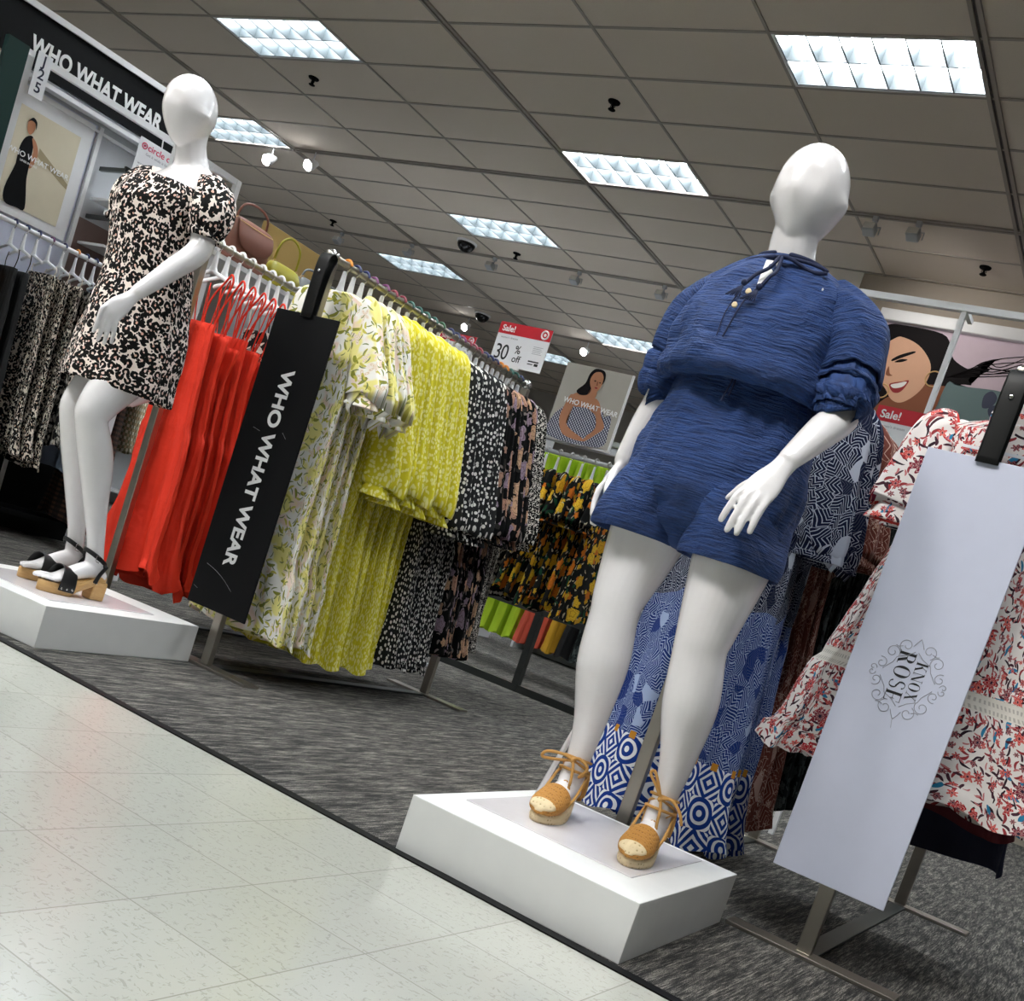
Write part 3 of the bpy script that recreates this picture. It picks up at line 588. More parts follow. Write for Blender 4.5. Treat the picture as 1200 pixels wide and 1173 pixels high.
sweep(b, [(-3.31, 2.63, 1.68, .05, .055), (-3.262, 2.60, 1.56, .043, .047), (-3.235, 2.585, 1.465, .040, .043), (-3.25, 2.51, 1.36, .034, .036), (-3.272, 2.425, 1.245, .024, .025)], (.9, .1, .3), 20, 5)
hand_bm(b, (-3.273, 2.42, 1.235), [(-3.288, 2.326, 1.148), (-3.284, 2.344, 1.138), (-3.280, 2.362, 1.132), (-3.276, 2.380, 1.131)], [(-3.300, 2.326, 1.066), (-3.296, 2.348, 1.046), (-3.290, 2.370, 1.042), (-3.284, 2.392, 1.054)],
        [(-3.292, 2.385, 1.20), (-3.318, 2.36, 1.16), (-3.330, 2.352, 1.115)], .0235, .0140, .0082, (.8, -.5, 0))
sweep(b, [(-3.63, 2.65, 1.66, .05, .055), (-3.69, 2.70, 1.54, .043, .047), (-3.72, 2.74, 1.43, .038, .041), (-3.72, 2.77, 1.30, .032, .033), (-3.71, 2.77, 1.19, .024, .025)], (1, 0, 0), 20, 4)
hand_bm(b, (-3.71, 2.77, 1.18), [(-3.71, 2.725, 1.09), (-3.712, 2.742, 1.087), (-3.714, 2.759, 1.087), (-3.716, 2.776, 1.09)], [(-3.705, 2.722, 1.01), (-3.708, 2.741, .998), (-3.71, 2.760, 1.0), (-3.712, 2.779, 1.01)], [(-3.70, 2.755, 1.14), (-3.685, 2.72, 1.10), (-3.68, 2.705, 1.06)], .0235, .0135, .0068, (-1, 0, 0))
finish_body('body', b, ml, .0034)
b = B(); torus(b, (0, 0, 0), .0245, .0006, 'Z', 28, 6); o = obj('wrist_seam', b, M['gray'], ml); o.location = Vector((-3.270, 2.436, 1.259))-Vector(PL); o.rotation_euler = (-.75, -.1, 0); o.scale = (1, .95, 1)
def dl(t, ph, arc):
    a = nz(math.cos(ph)*1.8+2, math.sin(ph)*1.8, arc*5)*.012 + nz(math.cos(ph)*4+2, math.sin(ph)*4, arc*11)*.005
    return 1, a*min(1, t*6) + .010*math.sin(ph*8+1)*max(0, t-.45)
b = B()
sweep(b, [(-3.47, 2.58, 1.655, .134, .112), (-3.47, 2.58, 1.664, .140, .120), (-3.47, 2.583, 1.657, .152, .130), (-3.47, 2.585, 1.625, .174, .150), (-3.47, 2.575, 1.57, .172, .165), (-3.47, 2.575, 1.50, .162, .15), (-3.47, 2.585, 1.42, .158, .145), (-3.47, 2.60, 1.30, .172, .158), (-3.47, 2.605, 1.15, .195, .178), (-3.47, 2.605, 1.00, .205, .19), (-3.47, 2.605, .925, .208, .195), (-3.47, 2.605, .922, .20, .186), (-3.47, 2.605, .96, .19, .175)], (1, 0, 0), 96, 7, (0, 0), 0, dl, True, tz=(0, 0, -1))
dr = obj('dress', b, M['leo'], ml, None, True, PL)
for s, x0 in ((1, 0), (-1, 0)):
    pts = [(-3.47+s*.135, 2.635, 1.712, .03, .055), (-3.47+s*.172, 2.63, 1.690, .050, .072), (-3.47+s*.203, 2.62, 1.650, .062, .080), (-3.47+s*.222, 2.605, 1.60, .068, .08), (-3.47+s*.228, 2.595, 1.55, .060, .068), (-3.47+s*.228, 2.592, 1.53, .050, .056), (-3.47+s*.228, 2.59, 1.515, .056, .062), (-3.47+s*.228, 2.59, 1.512, .046, .052), (-3.47+s*.226, 2.592, 1.53, .044, .048)]
    b = B(); sweep(b, pts, (1, 0, s*.4), 56, 5, (.3, 0), 0, lambda t, ph, arc, s=s: (1, nz(math.cos(ph)*2+s*4, math.sin(ph)*2, arc*9)*.008+.003*math.sin(ph*12)*(t > .1)), True); obj('sleeve', b, M['leo'], dr, None, True, PL)
def sandal(ax, ay):
    b = B(); N = 36; zb = .153
    prof = [(-(.065+.138*math.cos(2*PI*i/N)), (.036+.010*max(0, min(1, (.065+.138*math.cos(2*PI*i/N)-.02)/.1)))*math.sin(2*PI*i/N)) for i in range(N)]
    def top(f): return .040 + .050*max(0, min(1, (.09-f)/.10))**1.3
    def bot(f): return 0 if f > .085 else .058*min(1, (.085-f)/.07)**.8 
    rings = []
    for k, zf in ((.97, 0), (1, .08), (1, .92), (.97, 1)):
        rings.append([b.verts.new((ax+s*k, ay+(y+.065)*k-.065+.0, zb+bot(-y)*(1-zf)+top(-y)*zf)) for y, s in prof])
    for A, C in zip(rings, rings[1:]):
        for i in range(N): f = b.faces.new((A[i], A[(i+1) % N], C[(i+1) % N], C[i])); f.smooth = True
    b.faces.new(rings[0]); b.faces.new(rings[-1])
    so = obj('sandal', b, M['wood'], ml, None, False, PL)
    b = B(); box(b, (ax-.030, ay+.005, zb), (ax+.030, ay+.066, zb+.072), 0, .006)
    for v in b.verts:
        if v.co.z < zb+.03: v.co.x = ax+(v.co.x-ax)*.92
    obj('heel', b, M['wood'], so, None, False, PL)
    b = B(); sweep(b, [(ax-.047, ay-.118, zb+.016, .034, .0022), (ax-.0475, ay-.115, zb+.05, .034, .0022), (ax-.038, ay-.108, zb+.082, .032, .0022), (ax-.018, ay-.104, zb+.098, .030, .0022), (ax+.010, ay-.104, zb+.099, .030, .0022), (ax+.034, ay-.108, zb+.084, .032, .0022), (ax+.0475, ay-.115, zb+.05, .034, .0022), (ax+.047, ay-.118, zb+.016, .034, .0022)], (0, 1, -.25), 12, 5, (.3, .3)); obj('toe_strap', b, M['leather'], so, None, True, PL)
    b = B()
    sweep(b, [(ax+.036*math.cos(a), ay-.002+.050*math.sin(a), .308-.024*math.sin(a), .0085, .0022) for a in [2*PI*i/20 for i in range(21)]], (0, 0, 1), 8, 2, (0, 0))
    for s in (-1, 1):
        sweep(b, [(ax+s*.037, ay-.0, zb+.066, .002, .010), (ax+s*.036, ay+.012, zb+.10, .002, .009), (ax+s*.033, ay+.036, .288, .002, .008)], (1, 0, 0), 8, 3, (.5, .5))
    obj('ankle_strap', b, M['leather'], so, None, True, PL)
    b = B(); 
    for s in (-1, 1):
        for yy in (-.14, -.117, -.094): ball(b, (ax+s*.050, ay+yy, zb+.026), .0042, .6, 1, 1, 8)
        for yy in (-.004, .008): ball(b, (ax+s*.0395, ay+yy, zb+.066), .003, .6, 1, 1, 8)
    obj('stud', b, M['chrome'], so, None, True, PL)
    b = B(); x = ax+.0375; 
    for q in (((x, ay-.025, .300), (x, ay-.025, .322)), ((x, ay-.025, .322), (x-.002, ay-.008, .318)), ((x-.002, ay-.008, .318), (x-.002, ay-.008, .296)), ((x-.002, ay-.008, .296), (x, ay-.025, .300))): bar(b, *q, .0015, 6)
    obj('buckle', b, M['chrome'], so, None, True, PL)
sandal(-3.38, 2.655); sandal(-3.575, 2.705)

# --- platforms
def platform(loc, rz, W, D, H, label, px, py, pw, pd):
    t = thing('display_platform', label, 'platform', loc, rz, 'white display platforms')
    b = B(); box(b, (-W, 0, 0), (0, D, H), 0, .002); obj('plinth_box', b, M['plat'], t)
    return t
platform((-.795, 2.262, 0), .035, .65, .77, .149, 'white rectangular plinth under the mannequin in the blue playsuit', 0, 0, 0, 0)
platform((-3.113, 2.314, 0), .13, .66, .78, .149, 'white rectangular plinth under the mannequin in the leopard dress', 0, 0, 0, 0)
for loc, rz, s, q in (((-.90, 2.44, .149), .035, 'blue playsuit', (.50, .55)), ((-3.22, 2.40, .149), .13, 'leopard dress', (.46, .52))):
    b = B(); box(b, (-q[0], 0, 0), (0, q[1], .0034), 0, .001); o = obj('base_plate', b, M['plate'], None, loc); o.rotation_euler = (0, 0, rz); tag(o, 'thin glossy white base plate under the feet of the mannequin in the '+s, 'base plate')
for P, x, y, lab in ((PB, -1.36, 2.82, 0), ):
    b = B(); bar(b, (-1.425, 2.86, .153), (-1.275, 2.74, .60), .0085)
    obj('support_rod', b, M['white'], mb, None, True, PB)
# ------------------------------------------------------------------ racks
def rack(x, y0, y1, label, h=1.69, foot=(-.23, .27), mat='steel', group='silver garment racks', beam=True, third=False):
    t = thing('garment_rack', label, 'clothes rack', (x, y0, 0), 0, group)
    L = y1-y0
    for y in (0, L):
        b = B(); box(b, (-.022, y-.014, .012), (.022, y+.014, h-.02), 0, .003); obj('upright', b, M[mat], t)
        b = B(); box(b, (foot[0], y-.04, 0), (foot[1], y+.04, .012), 0, .002); obj('base_foot', b, M[mat], t)
        b = B(); ball(b, (0, y, h), .026, 1, 1, 1, 14); obj('bar_joint', b, M['chrome'], t)
    b = B(); bar(b, (0, -.035, h), (0, L+.03, h), .0135, 14); obj('top_bar', b, M[mat], t)
    if beam: b = B(); box(b, (-.03, .04, .0), (.03, L-.04, .010), 0, .002); obj('floor_beam', b, M['darksteel'], t)
    return t
HB = 1.69
rack(-3.16, 3.13, 4.68, 'long silver floor rack carrying the cream, yellow and black printed dresses')
rack(-3.95, 3.19, 4.75, 'silver floor rack carrying the red dresses')
rack(-1.245, 3.13, 4.62, 'silver floor rack with blue and rust dresses behind the mannequin in blue')
rack(-.585, 3.09, 4.56, 'silver floor rack with white floral dresses behind the white hanging board')

# ------------------------------------------------------------------ hangers
MARK = {k: plain('size_marker_'+k, c, .4) for k, c in dict(orange='#e28a2b', navy='#202b5c', purple='#6b2f63', burgundy='#7c1f35', teal='#22574f', white='#f2f2f2', green='#2c5a3a', rust='#c1622e', clear='#c8c8c8').items()}
def make_hanger(w_=.118, drop=.0):
    t = thing('hanger', 'x', 'hanger'); b = B()
    torus(b, (0, 0, -.004), .0205, .0026, 'Y', 18, 6, -.9, PI*.98+.3); tube(b, [(.0127, 0, -.020), (.004, 0, -.032), (0, 0, -.045)], .0026, 6, 2)
    obj('hook', b, M['chrome'], t)
    b = B(); torus(b, (0, 0, -.004), .0250, .0058, 'Y', 12, 8, .2, 2.7); mk = obj('size_marker', b, MARK['white'], t)
    b = B(); sweep(b, [(0, 0, -.026, .010, .006), (0, 0, -.060, .014, .006), (0, 0, -.095, .020, .006), (0, 0, -.118, .034, .005)], (1, 0, 0), 12, 3, (.5, .3)); obj('neck', b, M['plastic'], t)
    b = B()
    sweep(b, [(-w_, 0, -.150, .006, .010), (-w_*.75, 0, -.139, .006, .009), (-w_*.4, 0, -.128, .006, .009), (0, 0, -.116, .006, .010), (w_*.4, 0, -.128, .006, .009), (w_*.75, 0, -.139, .006, .009), (w_, 0, -.150, .006, .010)], (0, 1, 0), 12, 3, (.8, .8)); obj('arms', b, M['plastic'], t)
    return t
HG = {}
def hanger(p, rz, mark, label, group):
    if mark not in HG:
        o = make_hanger(); HG[mark] = o
        for c in o.children:
            if c.name.startswith('size_marker'): c.data.materials[0] = MARK[mark]
        o.location = p; o.rotation_euler = (0, 0, rz); tag(o, label, None, group); return o
    return dup(HG[mark], p, rz, label, group)

# ------------------------------------------------------------------ dresses on hangers
def dress_bm(sh, wst, hem, zs, zw, zh, th=.024, nf=7, amp=.35, seed=0, neck=.085, top=None, tier=None, N=88, hang=0, flare=1.):
    """folded dress under a hanger; x sideways, y thickness, z down from the bar. sh/wst/hem half widths, zs/zw/zh heights"""
    b = B(); lv = []
    nl = 44
    for i in range(nl+1):
        t = i/nl; z = zh + (zs-zh)*t
        if z < zw: k = (z-zh)/(zw-zh); W = hem+(wst-hem)*k**flare; A = amp*(1-k*.75)
        else: k = (z-zw)/(zs-zw); W = wst+(sh-wst)*(k*k*(3-2*k)); A = amp*.22
        if tier:
            for tz in tier:
                if z < tz: W += .018*min(1, (tz-z)/.03)
                if abs(z-tz) < .012: A *= .4
        lv.append((z, W, th*(1+.25*(1-t)), A))
    if top is None:
        for k in (.25, .5, .75, 1.0): lv.append((zs+.030*k, sh+(neck-sh)*k, th*(1-.15*k), amp*.1))
        lv.append((zs+.018, neck*.92, th*.75, 0))
    else:
        lv.append((zs+.002, sh*.93, th*.8, 0)); lv.append((zs-.02, sh*.88, th*.5, 0))
    rg = random.Random(seed); ph = [rg.uniform(0, 6.28) for _ in range(6)]; uvl = b.loops.layers.uv.verify(); rings = []
    for z, W, T, A in lv:
        ring = []
        for k in range(N):
            a = 2*PI*k/N; c_, s_ = math.cos(a), math.sin(a)
            cx = math.copysign(abs(c_)**.75, c_); sy = math.copysign(abs(s_)**.45, s_)
            dr = .5*nz(seed*3.1, z*2.2)
            f1 = math.sin(nf*a+ph[0]+dr*3)+.45*math.sin((nf*2+1)*a+ph[1]+dr*2)
            f2 = math.sin((nf-2)*a+ph[2]+dr*2)
            x = cx*W*(1+.045*A*f2/.35) + .022*nz(seed*1.7, z*2.6)*(zs-z)/(zs-zh+.01)
            y = sy*T*(.8+.25*A*f1/.35) + A*.075*(math.sin(x*24+1.6*nz(9, z*1.5))*(.6+.4*nz(7, z*2, x*3)))*min(1, (zs-z)*3)
            x += math.copysign(abs(c_)**3, c_)*.014*A/.35*math.sin(3*a+ph[3]+2*dr)
            x += .004*nz(seed+8, z*14, a*1.5); y += .003*nz(seed+3, z*16, a*3)*min(1, max(0, zs-z)*5)
            zz = z + (.012*f2*A/.35 if z < zh+.05 else 0)
            ring.append(b.verts.new((x, y, zz)))
        rings.append(ring)
    for i in range(len(rings)-1):
        for k in range(N):
            f = b.faces.new((rings[i][k], rings[i][(k+1) % N], rings[i+1][(k+1) % N], rings[i+1][k])); f.smooth = True
            for l, (kk, ii) in zip(f.loops, ((k, i), (k+1, i), (k+1, i+1), (k, i+1))):
                a = 2*PI*kk/N; side = 0 if kk <= N/2 else 1
                l[uvl].uv = (hem*4.4*kk/N + seed*.37, lv[ii][0])
    return b
def sleeve_bm(x0, z0, x1, z1, r0, r1, s=1, seed=0, ruffle=.03, ry=.024, amp=.5, N=40):
    """hanging sleeve from the shoulder (x0,z0) down to (x1,z1), gathered at the cuff"""
    pts = [(s*(x0-.03), 0, z0-.005, r0*.6, ry*.6), (s*x0, 0, z0-.02, r0*.9, ry), (s*(x0+(x1-x0)*.25), 0, z0+(z1-z0)*.18, r0, ry*1.1), (s*(x0+(x1-x0)*.7), 0, z0+(z1-z0)*.6, (r0+r1)/2, ry*1.25), (s*x1, 0, z1+(z0-z1)*.12, r1, ry*1.35), (s*x1, 0, z1+.035, r1*.96, ry*1.2)]
    if ruffle: pts += [(s*x1, 0, z1+.022, r1*.62, ry*.8), (s*x1, 0, z1+.008, r1*.70, ry*.95), (s*x1, 0, z1-ruffle*.4, r1*.86, ry*1.25), (s*x1, 0, z1-ruffle*.45, r1*.76, ry*.9)]
    else: pts += [(s*x1, 0, z1, r1, ry*1.2), (s*x1, 0, z1-.001, r1*.9, ry*.95)]
    def fn(t, ph, arc): return 1+amp*.22*math.sin(5*ph+seed+3*nz(seed, arc*4))*min(1, .3+t)+amp*.12*math.sin(9*ph+seed*2), .005*nz(seed+math.cos(ph)*2, math.sin(ph)*2, arc*8)
    b = B(); sweep(b, pts, (1, 0, 0), N, 5, (.4, .15), 0, fn, True)
    return b
def uvr(s, both=True):      # the cloth of every garment is cut from another place of the bolt
    if not s._uv: s._uv = s.node('ShaderNodeTexCoord')
    r = s.node('ShaderNodeObjectInfo').outputs['Random']; q = s.comb(s.mt('MULTIPLY', r, 9.7), s.mt('MULTIPLY', r, 23.3) if both else 0.); return s.vm('ADD', s._uv.outputs['UV'], q)
# printed cloths ------------------------------------------------------
def fab_yellow():
    n = NT('yellow_petal_print'); n.uv = lambda n=n: uvr(n); v = n.wob(n.uv(), 25, .02); o = n.vor(n.scl(v, 1, .62), 72, 1.); d = n.mt('ADD', o['Distance'], n.mt('MULTIPLY', n.noise(v, 90, 2)[0], .25))
    c = n.mix(n.ramp(d, [(.40, (1, 1, 1)), (.52, (0, 0, 0))]), hx('#d8cc1e'), hx('#f1eb9c')); n.bump(n.noise(n.scl(n.uv(), 60, 6), 1, 3)[0], .3, .01)
    return n.done(c, .8, Transmission_Weight=0.)
def fab_dots():
    n = NT('black_white_spot_print'); n.uv = lambda n=n: uvr(n); v = n.uv(); o = n.vor(n.scl(v, 1, .85), 46, .7); cc = n.sep(o['Color'])
    m_ = n.lt(o['Distance'], n.mt('ADD', n.mt('MULTIPLY', cc[0], .12), .21)); return n.done(n.mix(m_, hx('#0b0b0d'), hx('#ebe8e2')), .8)
def fab_cream():
    n = NT('cream_leaf_print'); n.uv = lambda n=n: uvr(n); v = n.uv(); a = n.noise(v, 9, 2)[0]; b = n.noise(n.vm('ADD', v, (3.3, 1, 0)), 8, 2)[0]
    c = n.mix(n.ramp(a, [(.55, (0, 0, 0)), (.63, (1, 1, 1))]), hx('#f1eee6'), hx('#eed6c6')); c = n.mix(n.ramp(b, [(.50, (0, 0, 0)), (.56, (1, 1, 1))]), c, hx('#ece390'))
    f, cc, r = n.flower(v, 14, .44, 5, .35, .65); pet = n.mix(n.lt(n.mt('FRACT', n.mt('MULTIPLY', r, 3.)), .25), hx('#f0e2d2'), hx('#cdb48a')); c = n.mix(f, c, pet)
    for k, (s_, w_, col_, o_) in enumerate(((17, .36, '#8f9038', (.7, .2, 0)), (24, .38, '#c9bf5a', (.1, 1.2, 0)), (30, .45, '#7d8752', (2.1, .6, 0)))):
        l, _ = n.leaf(v, s_, w_, 3.2 if k < 2 else 6., .7, o_); c = n.mix(l, c, hx(col_))
    return n.done(c, .85, Specular_IOR_Level=.2)
def fab_blackfloral(name, cols, s1=10, s2=19, leafc='#1f4a35', base='#08080a', keep=.75, mutedleaf='#8a7f7c'):
    n = NT(name); n.uv = lambda n=n: uvr(n); v = n.wob(n.uv(), 22, .016); c = hx(base)
    l, _ = n.leaf(v, 14, .45, 3., .5, (.4, 1.3, 0)); c = n.mix(l, c, hx(leafc)); l, _ = n.leaf(v, 26, .4, 3.2, .45, (1.4, .3, 0)); c = n.mix(l, c, hx(mutedleaf))
    for k, (s_, kp) in enumerate(((s2, keep*.55), (s1, keep))):
        f, cc, r = n.flower(v, s_, .44, 5, .16, kp, (k*1.7+.3, k*.9+.2, 0)); pc = n.ramp(cc[0], [(0., hx(cols[0])), (.34, hx(cols[1])), (.67, hx(cols[2]))], 'CONSTANT')
        sh_ = n.mt('FRACT', n.mt('MULTIPLY', r, 2.3)); pc = n.mix(n.mt('MULTIPLY', n.gt(sh_, .72), .55), pc, hx(cols[3])); c = n.mix(f, c, pc)
    return n.done(c, .85, Specular_IOR_Level=.2)
def fab_redfloral():
    n = NT('white_red_floral_print'); n.uv = lambda n=n: uvr(n, False); v = n.wob(n.uv(), 22, .010); c = hx('#eee6e2')
    for s_, w_, rt, kp, o_, cl in ((24, .46, 6., .8, (.3, .3, 0), '#34222c'), (30, .42, 4., .7, (1.3, .8, 0), '#9c3a3e'), (22, .40, 3.2, .22, (2.3, 1.8, 0), '#2f7fa6'), (34, .42, 3.5, .7, (.9, 2.8, 0), '#4a2a35'), (40, .40, 4.0, .5, (1.9, .1, 0), '#c9797a')):
        l, _ = n.leaf(v, s_, w_, rt, kp, o_); c = n.mix(l, c, hx(cl))
    for s_, r0, kp, o_ in ((38, .42, .5, (.2, 1.1, 0)), (21, .40, .38, (1.1, .4, 0)), (11.5, .36, .5, (.6, .2, 0))):
        f, cc, r = n.flower(v, s_, r0, 6 if s_ > 12 else 9, .25, kp, o_); pc = n.ramp(cc[0], [(0., hx('#b81c26')), (.38, hx('#d8433c')), (.7, hx('#7c1a34'))], 'CONSTANT')
        band = n.mt('FRACT', n.mt('MULTIPLY', r, 2.6)); pc = n.mix(n.gt(band, .78), pc, hx('#e2b9b0')); pc = n.mix(n.lt(r, .22), pc, hx('#2c2438')); c = n.mix(f, c, pc)
    x, y, _ = n.sep(n.uv())
    for z in (-.86, ):   # open lace band
        inb = n.lt(n.mt('ABSOLUTE', n.mt('SUBTRACT', y, z)), .024); hl = n.mt('MULTIPLY', n.gt(n.mt('SINE', n.mt('MULTIPLY', x, 420.)), .1), n.gt(n.mt('SINE', n.mt('MULTIPLY', y, 300.)), .0))
        c = n.mix(inb, c, n.mix(n.mt('MULTIPLY', hl, .5), hx('#e9e3da'), hx('#8f857c')))
    return n.done(c, .85, Specular_IOR_Level=.2)
def geo_stripes(n, v, s_, fr, wd, base, line, rnd=1.):
    o = n.vor(v, s_, rnd); cc = n.sep(o['Color']); x, y, _ = n.sep(n.vm('SUBTRACT', v, o['Position'])); a = n.mt('MULTIPLY', n.mt('FLOOR', n.mt('MULTIPLY', cc[0], 5.)), 1.05)
    p = n.mt('ADD', n.mt('MULTIPLY', x, n.mt('COSINE', a)), n.mt('MULTIPLY', y, n.mt('SINE', a))); q = n.mt('SUBTRACT', n.mt('MULTIPLY', y, n.mt('COSINE', a)), n.mt('MULTIPLY', x, n.mt('SINE', a)))
    zz = n.mt('ADD', p, n.mt('PINGPONG', q, n.mt('ADD', n.mt('MULTIPLY', cc[2], .022), .007)))
    ln = n.lt(n.mt('FRACT', n.mt('MULTIPLY', zz, fr)), wd); ed = n.lt(n.vor(v, s_, rnd, 'DISTANCE_TO_EDGE')['Distance'], .012)
    solid = n.gt(cc[1], .93); dark = n.lt(cc[1], .10); m_ = n.mt('MAXIMUM', n.mt('MAXIMUM', ln, solid), ed); m_ = n.mt('MULTIPLY', m_, n.mt('SUBTRACT', 1., n.mt('MULTIPLY', dark, .85)))
    return n.mix(m_, base, line)
def fab_geo(name, base='#10265c', base2='#070d22', line='#8fa0c0', border=True, bz=-1.30):
    n = NT(name); n.uv = lambda n=n: uvr(n, False); v = n.scl(n.uv(), 1, .7); x, y, _ = n.sep(n.uv()); g = n.noise(n.uv(), 4, 1)[0]
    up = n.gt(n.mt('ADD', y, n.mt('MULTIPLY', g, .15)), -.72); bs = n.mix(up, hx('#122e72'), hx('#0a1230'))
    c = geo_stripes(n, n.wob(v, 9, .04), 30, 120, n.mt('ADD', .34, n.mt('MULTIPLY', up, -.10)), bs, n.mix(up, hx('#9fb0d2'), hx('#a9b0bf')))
    if border:
        u2 = n.mt('FRACT', n.mt('MULTIPLY', x, 14.)); v2 = n.mt('FRACT', n.mt('MULTIPLY', y, 10.)); a = n.mt('ABSOLUTE', n.mt('SUBTRACT', u2, .5)); b = n.mt('ABSOLUTE', n.mt('SUBTRACT', v2, .5))
        dia = n.mt('ADD', a, b); cir = n.mt('SQRT', n.mt('ADD', n.mt('MULTIPLY', a, a), n.mt('MULTIPLY', b, b)))
        cell = n.mt('FRACT', n.mt('MULTIPLY', n.mt('ADD', n.mt('FLOOR', n.mt('MULTIPLY', x, 14.)), n.mt('FLOOR', n.mt('MULTIPLY', y, 10.))), .5)); d = n.mix(n.gt(cell, .25), dia, n.mt('MULTIPLY', cir, 1.1))
        wl = n.lt(n.mt('FRACT', n.mt('MULTIPLY', d, 3.6)), .42); low = n.mix(wl, hx('#173a8c'), hx('#e9edf2'))
        c = n.mix(n.lt(y, bz), c, low)
        dot = n.mt('MULTIPLY', n.lt(n.mt('ABSOLUTE', n.mt('SUBTRACT', y, bz)), .012), n.lt(n.mt('ABSOLUTE', n.mt('SUBTRACT', n.mt('FRACT', n.mt('MULTIPLY', x, 14.)), .5)), .14)); c = n.mix(dot, c, hx('#c98a2c'))
    return n.done(c, .85, Specular_IOR_Level=.2)
def fab_rust():
    n = NT('rust_border_print'); n.uv = lambda n=n: uvr(n); v = n.scl(n.uv(), 1, .8); c = geo_stripes(n, v, 17, 60, .16, hx('#63291c'), hx('#b59488')); f, cc, r = n.flower(n.uv(), 15, .35, 6, .3, .6); c = n.mix(f, c, n.mix(n.gt(n.mt('FRACT', n.mt('MULTIPLY', r, 2.)), .5), hx('#8a4a38'), hx('#c9b3a6')))
    return n.done(c, .75)
def fab_plain(name, c, c2=None, rough=.75):
    n = NT(name); v = n.uv(); a = n.noise(n.scl(v, 30, 5), 1, 3)[0]; k = hx(c); k2 = hx(c2) if c2 else tuple(q*.88 for q in k[:3])+(1,)
    n.bump(n.mt('ADD', a, n.noise(v, 12, 3)[0]), .45, .015); return n.done(n.mix(a, k, k2), rough)
def fab_gingham(name, a, b_, mid, s_=38):
    n = NT(name); x, y, _ = n.sep(n.uv()); p = n.lt(n.mt('FRACT', n.mt('MULTIPLY', x, float(s_))), .5); q = n.lt(n.mt('FRACT', n.mt('MULTIPLY', y, float(s_))), .5)
    s = n.mt('ADD', p, q); return n.done(n.ramp(n.mt('MULTIPLY', s, .5), [(0., hx(a)), (.3, hx(mid)), (.8, hx(b_))], 'CONSTANT'), .8)
F = dict(yellow=fab_yellow(), dots=fab_dots(), cream=fab_cream(), floral=fab_blackfloral('black_rose_print', ['#b98f7a', '#cfa888', '#a08c9e', '#5a4038'], 8, 15, '#2c2a28', '#060607', .75),
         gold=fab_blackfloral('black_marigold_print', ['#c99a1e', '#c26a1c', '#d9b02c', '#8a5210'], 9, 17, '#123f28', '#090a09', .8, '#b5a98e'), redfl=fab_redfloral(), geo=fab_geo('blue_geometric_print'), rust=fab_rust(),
         speck=leopard('cream_speckle_print', 66, '#e3ddd3', '#e3ddd3'), leo2=leopard('leopard_print_small', 32, '#e6ddce', '#b0835f'), red=fab_plain('red_cotton', '#e02c02', '#c92201'), black=fab_plain('black_cotton', '#08080a'),
         lime=fab_plain('lime_cotton', '#a8c81e'), coral=fab_plain('coral_cotton', '#c9543c'), white=fab_plain('white_voile', '#dedccf'), denim=fab_plain('grey_denim', '#6c7888', '#596474'), char=fab_blackfloral('charcoal_print', ['#3b4444', '#4b5251', '#323a3a', '#20282a'], 14, 24, '#252c2c', '#15191a', .8, '#3a4444'),
         ging=fab_gingham('black_gingham', '#0c0c0e', '#b9bcc4', '#44464d', 30), brown=fab_gingham('brown_gingham', '#170f0c', '#5d3f31', '#2f1f19', 34), plaid=fab_gingham('tan_plaid', '#c9a98a', '#e6dccb', '#8f8a66', 26), mono=fab_blackfloral('black_white_leaf_print', ['#c9c6bd', '#d8d4ca', '#8f8c86', '#17171a'], 16, 26, '#c9c6bd', '#121214', .75, '#d8d4ca'),
         navy=fab_plain('navy_cotton', '#0d1330'), mustard=fab_plain('mustard_cotton', '#c8951a'), wine=fab_plain('wine_cotton', '#5e1524'), olive=fab_plain('olive_satin', '#8e8a78', '#b9b6a6', .5), bw=fab_blackfloral('black_white_bud_print', ['#cfcac0', '#b9b2a6', '#d9d5cc', '#2a2a2c'], 22, 34, '#777268', '#0c0c0d', .6, '#9a958b'))
ORD = 'first second third fourth fifth sixth seventh eighth ninth tenth eleventh twelfth'.split()
PROTO = {}
def dress(kind, key, p, rz, label, group, build):
    """one dress thing: body + sleeves / straps, copied from a prototype of its variant"""
    if key in PROTO: return dup(PROTO[key], p, rz, label, group)
    t = thing(kind, label, 'dress', p, rz, group); build(t); PROTO[key] = t; return t
# ------------------------------------------------------------------ middle rack: cream, yellow, spotted, rose, speckled dresses
def b_cream(v):
    def f(t):
        obj('body', dress_bm(.175, .20, .255+.01*v, -.135, -.60, -1.50-.02*v, .0185, 6, .34, 11+v, flare=.8, tier=(-1.22,)), F['cream'], t)
        for s in (-1, 1): obj('sleeve', sleeve_bm(.16, -.14, .285+.02*v if s > 0 else .17, -.50-.03*v, .07, .105, s, 3+v, .045, .0175, .5), F['cream'], t)
    return f
def b_yellow(v):
    def f(t):
        obj('body', dress_bm(.165, .185, .245+.012*v, -.135, -.62, -1.545-.012*v, .0195, 6, .34, 21+v, flare=.8), F['yellow'], t)
        for s in (-1, 1): obj('sleeve', sleeve_bm(.15, -.135, .285-.012*v if s > 0 else .18, -.83+.03*v, .075, .105-.004*v, s, 8+v*2, .05, .0185, .5), F['yellow'], t)
    return f
def b_dots(v):
    def f(t):
        obj('body', dress_bm(.165, .19, .265, -.14, -.66, -1.50-.02*v, .016, 6, .32, 31+v, flare=.8, tier=(-.90,)), F['dots'], t)
        for s in (-1, 1): obj('sleeve', sleeve_bm(.165, -.14, .30, -.86, .06, .085, s, 18+v, .04, .0155, .5), F['dots'], t)
    return f
